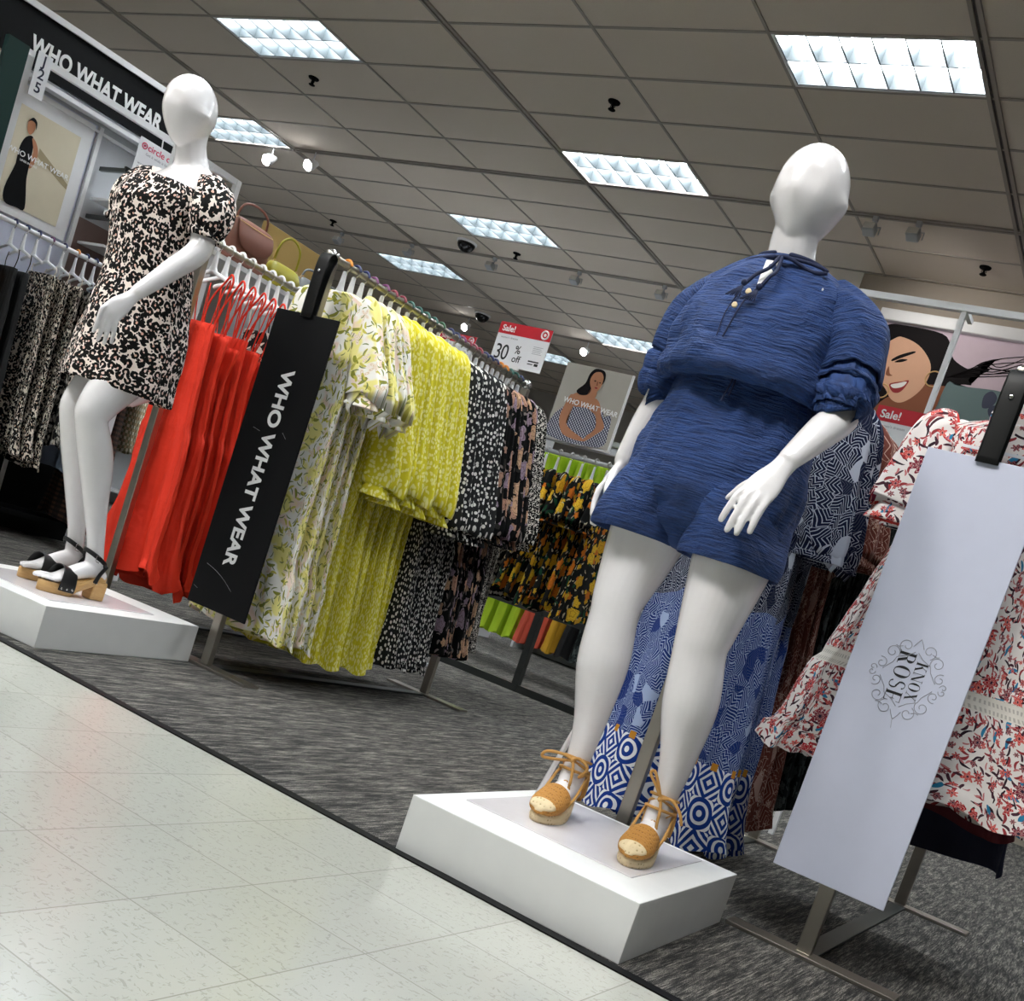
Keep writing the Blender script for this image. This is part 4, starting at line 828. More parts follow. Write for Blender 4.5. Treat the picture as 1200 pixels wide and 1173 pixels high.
def b_rose(v):
    def f(t):
        obj('body', dress_bm(.165, .19, .275, -.14, -.66, -1.40-.02*v, .016, 6, .32, 41+v, flare=.8, tier=(-.98,)), F['floral'], t)
        for s in (-1, 1): obj('sleeve', sleeve_bm(.165, -.14, .305, -.82, .06, .08, s, 28+v, .04, .0155, .5), F['floral'], t)
    return f
def b_speck(v):
    def f(t):
        obj('body', dress_bm(.165, .19, .285, -.14, -.66, -1.38, .016, 6, .32, 51+v, flare=.8), F['speck'], t)
        for s in (-1, 1): obj('sleeve', sleeve_bm(.165, -.14, .315, -.80, .055, .07, s, 38+v, .035, .0155, .5), F['speck'], t)
    return f
seq = [('cream', 'cream leaf-print dress with flutter sleeves', b_cream, 4, .056, 3.215), ('yellow', 'yellow speckled midi dress with elbow-length gathered sleeves', b_yellow, 8, .060, 3.46),
       ('dots', 'black dress with white spots and long sleeves', b_dots, 6, .050, 3.955), ('rose', 'black dress printed with dusty roses', b_rose, 6, .048, 4.26), ('speck', 'cream dress with tiny black speckles', b_speck, 2, .050, 4.555)]
marks = ['orange', 'navy', 'navy', 'purple', 'purple', 'burgundy', 'burgundy', 'teal', 'teal', 'teal', 'teal', 'green', 'navy', 'navy', 'purple', 'burgundy', 'burgundy', 'burgundy', 'navy', 'navy', 'navy', 'orange', 'orange', 'teal', 'teal', 'navy', 'purple', 'teal']
i = 0
for key, desc, fn, n_, dy, y in seq:
    for k in range(n_):
        v = (1, 0, 2)[k % 3] if n_ > 4 else k % 2; lab = '%s, %s of its kind from the black board' % (desc, ORD[k]) if k else desc+', the front one'
        x = -3.16 + .004*math.sin(i*.9); rz = .012*math.sin(i*.5)
        o = dress('hanging_dress', key+str(v), (x, y, HB-.0), rz, lab, key+' dresses on the middle rack', fn(v))
        if k: o.scale = (1, 1, 1-.006*((i*7) % 3))
        hanger((-3.16, y, HB+.0), rz, marks[i % len(marks)], 'white hanger with %s size ring holding the %s %s dress' % (marks[i % len(marks)], ORD[k], {'cream': 'cream', 'yellow': 'yellow', 'dots': 'spotted', 'rose': 'rose-print', 'speck': 'speckled'}[key]), 'hangers on the middle rack')
        y += dy; i += 1

# ------------------------------------------------------------------ red rack
def b_red(v):
    def f(t):
        z0 = -.34-.03*v
        obj('body', dress_bm(.115+.02*v, .13, .235+.01*v, z0, -.56, -1.46-.03*v, .019, 6, .8, 61+v, top=1, flare=.75, tier=(-.80,), N=120), F['red'], t)
        for s in (-1, 1):
            b = B(); tube(b, [(s*.10, -.012, z0-.02), (s*.115, -.014, z0+.10), (s*.135, -.006, -.138), (s*.12, .010, z0+.08), (s*.09, .012, z0-.02)], .0028, 6, 4); obj('shoulder_strap', b, F['red'], t)
        b = B(); tube(b, [(.05, -.015, z0+.0), (.07, -.022, z0+.10), (.125, -.018, -.15), (.15, -.02, -.12), (.17, -.02, -.15), (.16, -.02, -.20)], .0045, 6, 4); obj('tie', b, F['red'], t)
    return f
for k in range(6):
    y = 3.165 + (k-1)*.062 if k > 1 else (3.10, 3.155)[k] ; y = 3.155+.065*k
    x = -3.95+(-.13 if k < 1 else random.uniform(-.02, .02))
    dress('hanging_dress', 'red%d' % (k % 3), (-3.95, y+.10, HB), .02*math.sin(k*.7), 'red strappy tiered maxi dress, %s' % (ORD[k]+' along the rack from its near end'), 'red dresses on the silver rack', b_red(k % 3))
    hanger((-3.95, y+.10, HB), 0, 'white', 'white hanger with white ring holding the %s red dress' % ORD[k], 'hangers on the red dress rack')
def b_simple(fab, sh, wst, hem, zs, zw, zh, seed, sl=None, **k):
    def f(t):
        obj('body', dress_bm(sh, wst, hem, zs, zw, zh, k.get('th', .018), k.get('nf', 6), k.get('amp', .36), seed, top=k.get('top'), tier=k.get('tier'), flare=k.get('flare', .8)), F[fab], t)
        if sl:
            for s in (-1, 1): obj('sleeve', sleeve_bm(*sl[:6], s, seed, sl[6], k.get('th', .018), .5), F[fab], t)
        if k.get('top'):
            for s in (-1, 1): b = B(); tube(b, [(s*sh*.8, 0, zs-.01), (s*(sh*.8+.02), 0, (zs-.14)/2), (s*.13, 0, -.14)], .003, 6, 3); obj('shoulder_strap', b, F[fab], t)
    return f
for k in range(8):
    dress('hanging_dress', 'mono%d' % (k % 2), (-3.95, 3.64+.065*k, HB), 0, 'black and white leaf-print sleeveless dress, %s behind the red dresses' % ORD[k], 'leaf-print dresses behind the red ones', b_simple('mono', .13, .15, .22, -.25, -.6, -1.35, 71+k, top=1))
    hanger((-3.95, 3.64+.065*k, HB), 0, 'white', 'white hanger holding the %s black and white leaf-print dress' % ORD[k], 'hangers on the red dress rack')
dress('hanging_dress', 'ging', (-3.95, 4.22, HB), 0, 'black and white gingham maxi dress whose hem shows below the red dresses', None, b_simple('ging', .14, .16, .32, -.2, -.6, -1.58, 77, top=1))

# ------------------------------------------------------------------ blue and rust rack behind the blue mannequin
for k in range(3):
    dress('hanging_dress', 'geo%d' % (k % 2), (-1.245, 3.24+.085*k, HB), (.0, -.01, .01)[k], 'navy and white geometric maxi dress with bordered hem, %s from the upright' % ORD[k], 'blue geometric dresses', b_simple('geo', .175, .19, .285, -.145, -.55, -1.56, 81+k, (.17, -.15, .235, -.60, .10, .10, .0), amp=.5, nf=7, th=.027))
    hanger((-1.245, 3.24+.085*k, HB), 0, 'white', 'white hanger holding the %s blue geometric dress' % ORD[k], 'hangers behind the blue mannequin')
for k in range(3):
    dress('hanging_dress', 'rust%d' % (k % 2), (-1.245, 3.53+.085*k, HB), 0, 'rust brown printed maxi dress with full sleeves, %s behind the blue dresses' % ORD[k], 'rust dresses', b_simple('rust', .175, .19, .28, -.145, -.55, -1.50+.03*k, 85+k, (.17, -.15, .24, -.55, .10, .10, .0), amp=.5, th=.027))
    hanger((-1.245, 3.53+.085*k, HB), 0, 'white', 'white hanger holding the %s rust brown dress' % ORD[k], 'hangers behind the blue mannequin')
for k in range(8):
    dress('hanging_dress', 'char%d' % (k % 2), (-1.245, 3.80+.07*k, HB), 0, 'charcoal dark-print dress in the shadow, %s behind the rust dresses' % ORD[k], 'charcoal dresses', b_simple('char', .175, .19, .27, -.145, -.6, -1.42, 89+k, (.17, -.15, .21, -.5, .07, .07, .0)))
    hanger((-1.245, 3.80+.07*k, HB), 0, 'white', 'white hanger holding the %s charcoal dress' % ORD[k], 'hangers behind the blue mannequin')

# ------------------------------------------------------------------ white floral rack
def b_redfl(v):
    def f(t):
        bd = obj('body', dress_bm(.19, .20, .375+.015*v, -.145, -.42, -1.16-.0*v, .029, 9, .42, 91+v, neck=.095, tier=(-.86, -1.08), flare=.9), F['redfl'], t)
        for s in (-1, 1): obj('sleeve', sleeve_bm(.185, -.15, .235, -.42, .085, .095, s, 90+v, .06, .026, .6), F['redfl'], t)
        b = B(); sweep(b, [(0, 0, -.115, .085, .030), (0, 0, -.095, .088, .032), (0, 0, -.085, .084, .030), (0, 0, -.09, .078, .026)], (1, 0, 0), 40, 3, (0, 0), 0, lambda t_, ph, arc: (1+.03*math.sin(ph*17), 0), True); obj('collar', b, F['redfl'], t)
        b = B(); box(b, (-.12, -.040, -.205), (.12, -.036, -.197)); tag(obj('trim_tape', b, M['whitecard'], t), 'white openwork tape across the chest')
    return f
for k in range(3):
    dress('hanging_dress', 'redfl%d' % (k % 2), (-.555+.03*k, 3.17+.095*k, HB), (.0, .01, -.01)[k], 'white mini dress with red and navy flowers and lace band, %s from the pale board' % ORD[k], 'white floral dresses', b_redfl(k % 2))
    hanger((-.585, 3.17+.095*k, HB), 0, 'clear', 'hanger with clear ring holding the %s white floral dress' % ORD[k], 'hangers on the white floral rack')
for k, (fab, lab, z) in enumerate((('mustard', 'plain mustard dress', -1.12), ('wine', 'wine red dress', -1.22), ('navy', 'navy dress', -1.33), ('olive', 'pale satin blouse-dress', -1.0), ('olive', 'pale satin long-sleeved dress', -1.05), ('navy', 'short navy dress', -1.2))):
    dress('hanging_dress', 'misc%d' % k, (-.53+.012*k, 3.47+.09*k, HB), 0, lab+' hanging on the rack behind the white floral dresses', None, b_simple(fab, .18, .2, .30, -.145, -.6, z, 101+k, (.18, -.15, .20, -.5, .06, .06, 0)))
    hanger((-.585, 3.47+.09*k, HB), 0, 'clear', 'hanger holding the '+lab+' behind the white floral ones', 'hangers on the white floral rack')

# ------------------------------------------------------------------ hanging boards with straps
def board(loc, w_, z0, z1, mat, label, barz):
    t = thing('hanging_board', label, 'sign board', loc)
    b = B(); box(b, (-w_/2, -.004, z0), (w_/2, .004, z1), 0, .0015); pn = obj('panel', b, mat, t)
    b = B(); z = z1-.012
    sweep(b, [(0, -.012, z, .030, .0018), (0, -.013, z+.10, .030, .0018), (0, -.010, barz-.02, .030, .0018), (0, .004, barz+.018, .030, .0018), (0, .024, barz+.018, .030, .0018), (0, .034, barz, .030, .0018), (0, .02, barz-.05, .030, .0018), (0, .010, z+.04, .030, .0018), (0, .008, z, .03, .0018)], (1, 0, 0), 10, 4, (.2, .2)); st = obj('strap', b, M['strap'], t)
    b = B(); sweep(b, [(0, -.014, barz-.055, .007, .007), (0, -.018, barz-.055, .006, .006)], (1, 0, 0), 14, 1, (.3, .4)); obj('snap_button', b, M['chrome'], st)
    return pn
pb = board((-3.145, 3.08, 0), .335, .232, 1.442, M['blk'], 'black hanging board lettered WHO WHAT WEAR down its length, strapped to the middle rack', 1.665)
text('lettering', 'WHO WHAT WEAR', .088, M['letter'], pb, (-.034, -.0045, 1.215), (PI/2, PI/2, 0), .0028, .0008, 'LEFT', 1.0)
b = B()
for pts in ([(-.12, .40), (-.06, .385), (0, .36), (.05, .33)], [(-.155, .30), (-.13, .292)], [(.06, .98), (.085, .96)], [(-.10, .97), (-.06, .962)]): tube(b, [(x, -.0042, z) for x, z in pts], .0005, 4, 2)
tag(obj('scratch', b, M['gray'], pb), 'thin pale scratches on the black surface')
pw = board((-.573, 3.0, 0), .315, .228, 1.434, M['signwhite'], 'pale hanging board with scrollwork emblem strapped before the white floral dresses', 1.655)
# serif letters drawn as strokes (thick stems, hair lines)
def serif(s, h, bm, x0, z0):
    x = x0; T = .17*h; t_ = .035*h
    def R(xa, za, xb, zb): poly(bm, [(x+xa*h, z0+za*h), (x+xb*h, z0+za*h), (x+xb*h, z0+zb*h), (x+xa*h, z0+zb*h)], 0)
    def L(p, q, w_): poly(bm, [(x+p[0]*h-w_/2, z0+p[1]*h), (x+p[0]*h+w_/2, z0+p[1]*h), (x+q[0]*h+w_/2, z0+q[1]*h), (x+q[0]*h-w_/2, z0+q[1]*h)], 0)
    def stem_(a): R(a, 0, a+.17, 1); R(a-.07, 0, a+.24, .035); R(a-.07, .965, a+.24, 1)
    def ringp(cx, cz, rx, rz, th, a0=0, a1=2*PI, n=28):
        P = []; Q = []
        for i in range(n+1):
            a = a0+(a1-a0)*i/n; k = abs(math.cos(a)); P.append((x+(cx+rx*math.cos(a))*h, z0+(cz+rz*math.sin(a))*h)); Q.append((x+(cx+(rx-th*k-.0)*math.cos(a))*h, z0+(cz+(rz-.04)*math.sin(a))*h))
        for i in range(n): poly(bm, [P[i], P[i+1], Q[i+1], Q[i]], 0)
    for ch in s:
        if ch == 'K': stem_(.07); L((.26, .42), (.62, 1), t_*1.2); L((.70, 0), (.38, .62), T); R(.50, .965, .76, 1); R(.54, 0, .86, .035); x += .90*h
        elif ch == 'N': R(.10, 0, .135, 1); L((.74, 0), (.14, 1), T); R(.74, 0, .775, 1); R(.0, 0, .24, .035); R(.0, .965, .14, 1); R(.64, .965, .88, 1); x += .94*h
        elif ch == 'O': ringp(.42, .5, .38, .51, .17); x += .90*h
        elif ch == 'X': L((.64, 0), (.16, 1), T); L((.12, 0), (.62, 1), t_*1.2); R(.0, 0, .26, .035); R(.5, 0, .80, .035); R(.02, .965, .32, 1); R(.5, .965, .76, 1); x += .84*h
        elif ch == 'R': stem_(.07); ringp(.36, .745, .32, .255, .17, -PI/2, PI/2, 16); R(.2, .965, .38, 1); R(.2, .49, .38, .525); L((.66, 0), (.42, .5), T); R(.56, 0, .84, .035); x += .90*h
        elif ch == 'S':
            ringp(.34, .74, .25, .26, .10, PI*.1, PI*1.35, 16); ringp(.34, .26, .27, .27, .10, -PI*.9, PI*.4, 16); L((.50, .40), (.18, .60), T); x += .74*h
        elif ch == 'E': stem_(.07); R(.2, .965, .66, 1); R(.2, 0, .68, .035); R(.2, .48, .5, .515); R(.63, .76, .66, 1); R(.65, 0, .68, .26); R(.47, .38, .50, .62); x += .80*h
    return x-x0
def emblem_text(s, h, off, name):
    b = B(); w_ = serif(s, h, b, 0, 0)
    for v in b.verts: v.co.x -= w_/2
    bmesh.ops.remove_doubles(b, verts=b.verts, dist=1e-6); r = bmesh.ops.extrude_face_region(b, geom=b.faces[:]); bmesh.ops.translate(b, verts=[v for v in r['geom'] if isinstance(v, bmesh.types.BMVert)], vec=(0, -.0006, 0))
    o = obj(name, b, M['ink'], pw); o.location = (off, -.0042, .826); o.rotation_euler = (0, PI/2, 0)
emblem_text('KNOX', .030, .014, 'lettering'); emblem_text('ROSE', .043, -.036, 'lettering')
b = B()
def spiral(cx, cz, r, a0, turns, s=1): return [(cx+r*(1-.75*i/22)*math.cos(a0+s*turns*2*PI*i/22), cz+r*(1-.75*i/22)*math.sin(a0+s*turns*2*PI*i/22)) for i in range(23)]
EC = (0.005, .826)
for sx in (-1, 1):
    for sz in (-1, 1):
        def add(pts): tube(b, [(EC[0]+sx*p[0], -.0045, EC[1]+sz*p[1]) for p in pts], .0009, 5, 1, 0, (.3, .3))
        add(spiral(.030, .086, .020, -1.2, 1.15)); add(spiral(.060, .060, .020, 3.6, 1.2, -1)); add(spiral(.078, .024, .016, 1.2, 1.1)); add(spiral(.094, .006, .010, 3.2, .9, -1))
        add([(.004, .076), (.02, .062), (.045, .05), (.05, .035), (.062, .02), (.07, .01)]); add([(.0, .112), (.008, .10), (.014, .088)]); add([(.04, .082), (.05, .078), (.058, .08)])
tube(b, [(EC[0], -.0045, EC[1]-.115), (EC[0]+.004, -.0045, EC[1]-.135)], .0006, 4); 
obj('scrollwork', b, M['greyink'], pw)

# ------------------------------------------------------------------ sale cards
def sale_card(loc, w_, h_, label, body=True, rz=0., pole=.08):
    t = thing('sale_sign', label, 'sign', loc, rz, 'red and white sale cards')
    b = B(); box(b, (-w_/2, -.002, -h_), (w_/2, .002, 0)); cd = obj('card', b, M['whitecard'], t)
    b = B(); box(b, (-w_/2, -.003, -h_*.27), (w_/2, -.002, 0)); hd = obj('header_band', b, M['redcard'], cd)
    text('lettering', 'Sale!', h_*.20, M['letter'], cd, (-w_*.44, -.0035, -h_*.205), (PI/2, 0, 0), h_*.004, .0004)
    b = B(); c = (w_*.38, -.0036, -h_*.135)
    for R_, r in ((.085, .013), ): torus(b, c, w_*.062, w_*.015, 'Y', 24, 6)
    ball(b, c, w_*.026, 1, .15, 1, 12); obj('bullseye_mark', b, M['letter'], cd)
    text('fine_print', "women's dresses", h_*.07, M['greyink'], cd, (-w_*.42, -.0025, -h_*.37), (PI/2, 0, 0), 0, .0003)
    if body:
        text('lettering', '30', h_*.50, M['ink'], cd, (-w_*.46, -.0025, -h_*.86), (PI/2, 0, 0), .0004, .0003, 'LEFT', .9, .85)
        text('lettering', '%', h_*.26, M['ink'], cd, (-w_*.08, -.0025, -h_*.67), (PI/2, 0, 0), .0006, .0003, 'LEFT', 1, .9); text('lettering', 'off', h_*.22, M['ink'], cd, (-w_*.09, -.0025, -h_*.87), (PI/2, 0, 0), .0004, .0003)
        b = B()
        for k in range(5): box(b, (w_*.24, -.0026, -h_*(.44+.04*k)), (w_*(.42-.02*(k % 2)), -.002, -h_*(.43+.04*k)))
        obj('fine_print', b, M['greyink'], cd)
        b = B(); box(b, (w_*.22, -.0026, -h_*.79), (w_*.42, -.002, -h_*.76)); box(b, (w_*.35, -.0026, -h_*.87), (w_*.42, -.002, -h_*.81)); box(b, (w_*.22, -.0026, -h_*.85), (w_*.32, -.002, -h_*.83)); obj('fine_print', b, M['ink'], cd)
    b = B(); bar(b, (0, .004, -h_-pole), (0, .004, -h_+.02), .005); box(b, (-.03, -.004, -h_-.01), (.03, .006, -h_+.012)); obj('clip_stem', b, M['frame'], t)
sale_card((-3.25, 4.65, 1.975), .325, .222, 'small sale card reading 30% off at the far end of the middle rack')
sale_card((-1.235, 4.67, 1.945), .32, .24, 'sale card showing only its red top and bullseye beside the smiling portrait', False)
sale_card((-4.95, 6.3, 2.26), .33, .22, 'distant red sale card half hidden behind the yellow dress hangers', True, 0, 2.03)
# ------------------------------------------------------------------ wall bay behind the leopard mannequin (turned 6 degrees)
TH = math.radians(-6); W0 = Vector((-6, 3.2, 0))
def wl(off, s, z=0.): return W0 + Matrix.Rotation(TH, 3, 'Z') @ Vector((off, s, z))
def smoothpoly(pts, k=4):
    n = len(pts); out = []
    for i in range(n):
        for j in range(k): out.append(tuple(cr(pts[i-1], pts[i], pts[(i+1) % n], pts[(i+2) % n], j/k)))
    return out
def blob(bm, pts, lay, mi, smooth=True, ax='Y', th=.0006):
    """flat printed shape; lay = layer number"""
    P = smoothpoly(pts) if smooth else pts
    d = lay*.0006+.001
    if ax == 'Y': vs = [bm.verts.new((p[0], -d, p[1])) for p in P]
    else: vs = [bm.verts.new((d, p[0], p[1])) for p in P]
    f = bm.faces.new(vs); f.material_index = mi; bmesh.ops.triangulate(bm, faces=[f])
SK = plain('printed_skin', '#b98263', .6, Specular_IOR_Level=.1); SK2 = plain('printed_skin_light', '#e0b093', .6, Specular_IOR_Level=.1); HR = plain('printed_dark_hair', '#120d0f', .6, Specular_IOR_Level=.1); LIP = plain('printed_lips', '#9c3a3c', .6, Specular_IOR_Level=.1); TEE = plain('printed_white', '#f2efec', .6, Specular_IOR_Level=.1)
CRM = plain('printed_cream', '#d9cfb8', .6, Specular_IOR_Level=.1); PNK = plain('printed_pink_ground', '#dcc8d4', .6, Specular_IOR_Level=.1); TEAL = plain('printed_grey_green_cloth', '#74898b', .6, Specular_IOR_Level=.1); GRY = plain('printed_grey_ground', '#b3aea4', .6, Specular_IOR_Level=.1); GLD = plain('printed_gold', '#d8b07c', .6, Specular_IOR_Level=.1); SHD = plain('printed_skin_deep', '#8e5a43', .6, Specular_IOR_Level=.1); CRM2 = plain('printed_beige_band', '#a89a7c', .6, Specular_IOR_Level=.1)
t = thing('wall_display', 'white wall display with black WHO WHAT WEAR header behind the leopard mannequin', 'wall display', W0, TH)
b = B(); box(b, (-.45, -1.2, 0), (-.36, 1.40, 2.60)); obj('back_panel', b, M['gray'], t)
b = B(); box(b, (-.40, -1.2, 2.56), (-.335, 1.36, 2.86)); fa = obj('header_fascia', b, M['blk'], t)
b = B(); box(b, (-.40, -1.2, 2.86), (-.32, 1.39, 2.893)); box(b, (-.40, 1.36, 2.52), (-.32, 1.39, 2.86)); obj('fascia_trim', b, M['frame'], t)
text('lettering', 'WHO WHAT WEAR', .125, M['letter'], fa, (-.334, .335, 2.645), (PI/2, 0, PI/2), .004, .002, 'LEFT', 1.02, .75)
b = B(); box(b, (-.40, -1.2, 2.50), (-.28, 1.39, 2.525)); box(b, (-.36, -1.2, 2.44), (-.33, 1.39, 2.455)); obj('ledge', b, M['frame'], t)
b = B(); box(b, (0, .24, 2.515), (.03, 1.40, 2.55)); obj('front_rail', b, M['frame'], t)
b = B(); box(b, (-.02, .17, 0), (.02, .215, 2.55)); box(b, (-.36, .18, 2.515), (-.02, .205, 2.55)); obj('front_post', b, M['frame'], t)
b = B(); box(b, (-.36, 1.37, 1.75), (.0, 1.39, 2.55)); obj('end_panel', b, M['frame'], t)
b = B(); box(b, (-.36, .0, 0), (-.352, .83, 2.48)); obj('pale_panel', b, M['signwhite'], t)
b = B(); box(b, (-.36, .835, .2), (-.33, .86, 2.48)); box(b, (-.36, 1.37, .2), (-.33, 1.395, 2.48)); obj('slotted_upright', b, M['frame'], t)
for z in (2.26, 1.97):
    b = B(); box(b, (-.34, .90, z-.012), (-.02, .92, z+.012)); box(b, (-.34, 1.10, z-.012), (-.02, 1.12, z+.012)); box(b, (-.03, .88, z-.015), (-.01, 1.14, z+.015)); obj('bracket_arm', b, M['darksteel'], t)
b = B(); box(b, (-.35, .90, 2.07), (-.05, 1.36, 2.085)); box(b, (-.35, .90, 1.80), (-.05, 1.36, 1.815)); obj('shelf', b, M['frame'], t)
b = B(); box(b, (-.355, .86, 1.5), (-.35, 1.36, 1.95)); tag(obj('panel', b, plain('brown_panel', '#7d6862', .6), t), 'brown lower panel')
b = B(); bar(b, (0, -.3, HB), (0, 1.6, HB), .0135, 14); bar(b, (-.35, .2, HB), (0, .2, HB), .012, 10); bar(b, (-.35, 1.3, HB), (0, 1.3, HB), .012, 10); obj('hang_rail', b, M['frame'], t)
b = B(); box(b, (-.36, -1.2, 0), (-.34, 1.36, 1.15)); obj('lower_panel', b, M['blk'], t)
b = B(); box(b, (-.34, .22, .12), (-.03, 1.36, .15)); obj('low_shelf', b, M['blk'], t)
# framed poster
pt = thing('framed_poster', 'framed poster of a person in a long black dress against a cream wall', 'poster', wl(-.335, .59, 2.10), TH)
b = B(); box(b, (-.012, -.30, -.33), (0, .22, .37)); obj('frame', b, M['frame'], pt)
b = B(); box(b, (0, -.25, -.275), (.002, .152, .264)); sh_ = obj('print', b, CRM, pt)
b = B()
blob(b, [(-.06, .09), (.15, -.02), (.15, -.05), (-.06, .04)], 2, 1, False, 'X')
blob(b, [(-.155, .10), (-.12, .13), (-.10, .10), (-.09, .0), (-.085, -.10), (-.05, -.26), (-.10, -.275), (-.17, -.275), (-.19, -.20), (-.165, -.05), (-.17, .03)], 3, 0, True, 'X')
blob(b, [(-.115, .12), (-.09, .11), (-.065, .07), (-.06, .02), (-.075, -.03), (-.09, -.04), (-.085, .02), (-.095, .07)], 4, 2, True, 'X')
blob(b, [(-.16, .20), (-.135, .215), (-.115, .19), (-.118, .15), (-.135, .13), (-.155, .15)], 5, 2, True, 'X'); blob(b, [(-.162, .19), (-.14, .225), (-.112, .21), (-.108, .17), (-.12, .20), (-.145, .205)], 6, 0, True, 'X')
obj('printed_figure', b, [M['blk'], CRM2, SK], sh_, (.001, 0, 0))
text('lettering', 'WHO WHAT WEAR', .042, M['letter'], sh_, (.0055, -.235, 0.0), (PI/2, 0, PI/2), .0006, .0003); text('lettering', 'LINES IN LOVE', .016, M['letter'], sh_, (.0055, -.15, -.025), (PI/2, 0, PI/2), .0002, .0002)
# dark green end panel, cream panel, aisle marker
b = B(); box(b, (-.005, -.0, 0), (.035, .115, 2.545)); o = obj('upright_board', b, M['green'], None, wl(.03, .045)); o.rotation_euler = (0, 0, TH); tag(o, 'dark green upright panel beside the white post at the edge of the wall display', 'panel')
b = B(); box(b, (0, -.6, 0), (.03, 0, 2.46)); o = obj('upright_board', b, CRM, None, wl(.025, .03)); o.rotation_euler = (0, 0, TH); tag(o, 'cream panel next to the dark green panel', 'panel')
t = thing('aisle_marker', 'white upright marker plate reading J 2 5 on the display post', 'sign', wl(.03, .262, 2.45), TH)
b = B(); box(b, (0, -.04, -.115), (.006, .04, .115)); pl_ = obj('plate', b, M['whitecard'], t)
for k, ch in enumerate('J25'): text('lettering', ch, .075, plain('navy_ink', '#23283f', .5) if not k else bpy.data.materials['navy_ink'], pl_, (.0065, 0, .052-.07*k), (PI/2, 0, PI/2), .001, .0004, 'CENTER')
# offer card
t = thing('offer_sign', 'white card reading circle offer beside the leopard mannequin\'s shoulder', 'sign', wl(.04, 1.03, 2.46), TH)
b = B(); box(b, (0, -.145, -.31), (.003, .145, 0)); cd = obj('card', b, M['whitecard'], t)
PK = plain('pink_ink', '#d91c5c', .5)
text('lettering', 'circle offer', .052, PK, cd, (.0035, -.085, -.055), (PI/2, 0, PI/2), .0006, .0003); text('fine_print', 'Get it while it lasts', .022, M['greyink'], cd, (.0035, -.09, -.085), (PI/2, 0, PI/2), 0, .0003)
text('fine_print', "women's clothing\n& accessories", .024, M['greyink'], cd, (.0035, -.125, -.15), (PI/2, 0, PI/2), 0, .0003); text('lettering', '20%', .085, M['ink'], cd, (.0035, -.13, -.265), (PI/2, 0, PI/2), 0, .0003)
b = B(); torus(b, (.004, -.108, -.04), .016, .003, 'X', 20, 6); ball(b, (.004, -.108, -.04), .007, .3, 1, 1, 10); torus(b, (.004, .115, -.09), .012, .003, 'X', 20, 6); ball(b, (.004, .115, -.09), .005, .3, 1, 1, 10); box(b, (.003, .04, -.185), (.0036, .13, -.165)); obj('bullseye_mark', b, PK, cd)
b = B(); bar(b, (0, 0, -.01), (-.02, 0, .075), .004); obj('clip_stem', b, M['frame'], t)
# dresses on the wall rail
WR = [('gold', 'floral dress with pale green leaves at the very edge', .24, -1.2), ('black', 'plain black slip dress', .36, -1.30), ('black', 'plain black strappy dress', .43, -1.32), ('leo2', 'long leopard print dress', .58, -1.20), ('leo2', 'long leopard print slip', .66, -1.22), ('leo2', 'leopard print skirted dress', .74, -1.26),
      ('bw', 'black and white bud-print dress', .82, -1.1), ('denim', 'grey-blue denim dress', .92, -1.22), ('bw', 'dark bud-print dress', 1.0, -1.1), ('brown', 'brown gingham maxi dress', 1.1, -1.52), ('brown', 'brown checked maxi dress', 1.2, -1.55), ('plaid', 'tan plaid dress', 1.32, -1.0)]
for k, (fab, lab, s, z) in enumerate(WR):
    p = wl(0, s, HB)
    dress('hanging_dress', 'wall%s' % k, p, TH, lab+', %s hanging on the wall rail' % ORD[k], None, b_simple(fab, .15, .17, .27, -.19 if fab != 'black' else -.24, -.6, z, 130+k, None, th=.028, top=1 if k not in (0, 7) else None))
mk = ['burgundy', 'navy', 'navy', 'navy', 'purple', 'navy', 'orange', 'navy', 'navy', 'purple', 'navy', 'purple', 'burgundy', 'burgundy']
for k, s in enumerate([.24, .36, .43, .50, .58, .66, .74, .80, .86, .92, 1.0, 1.1, 1.2, 1.32]):
    hanger(wl(0, s, HB), TH, mk[k], 'white hanger with %s ring, number %s along the wall rail' % (mk[k], (ORD+['thirteenth', 'fourteenth'])[k]), 'hangers on the wall rail')

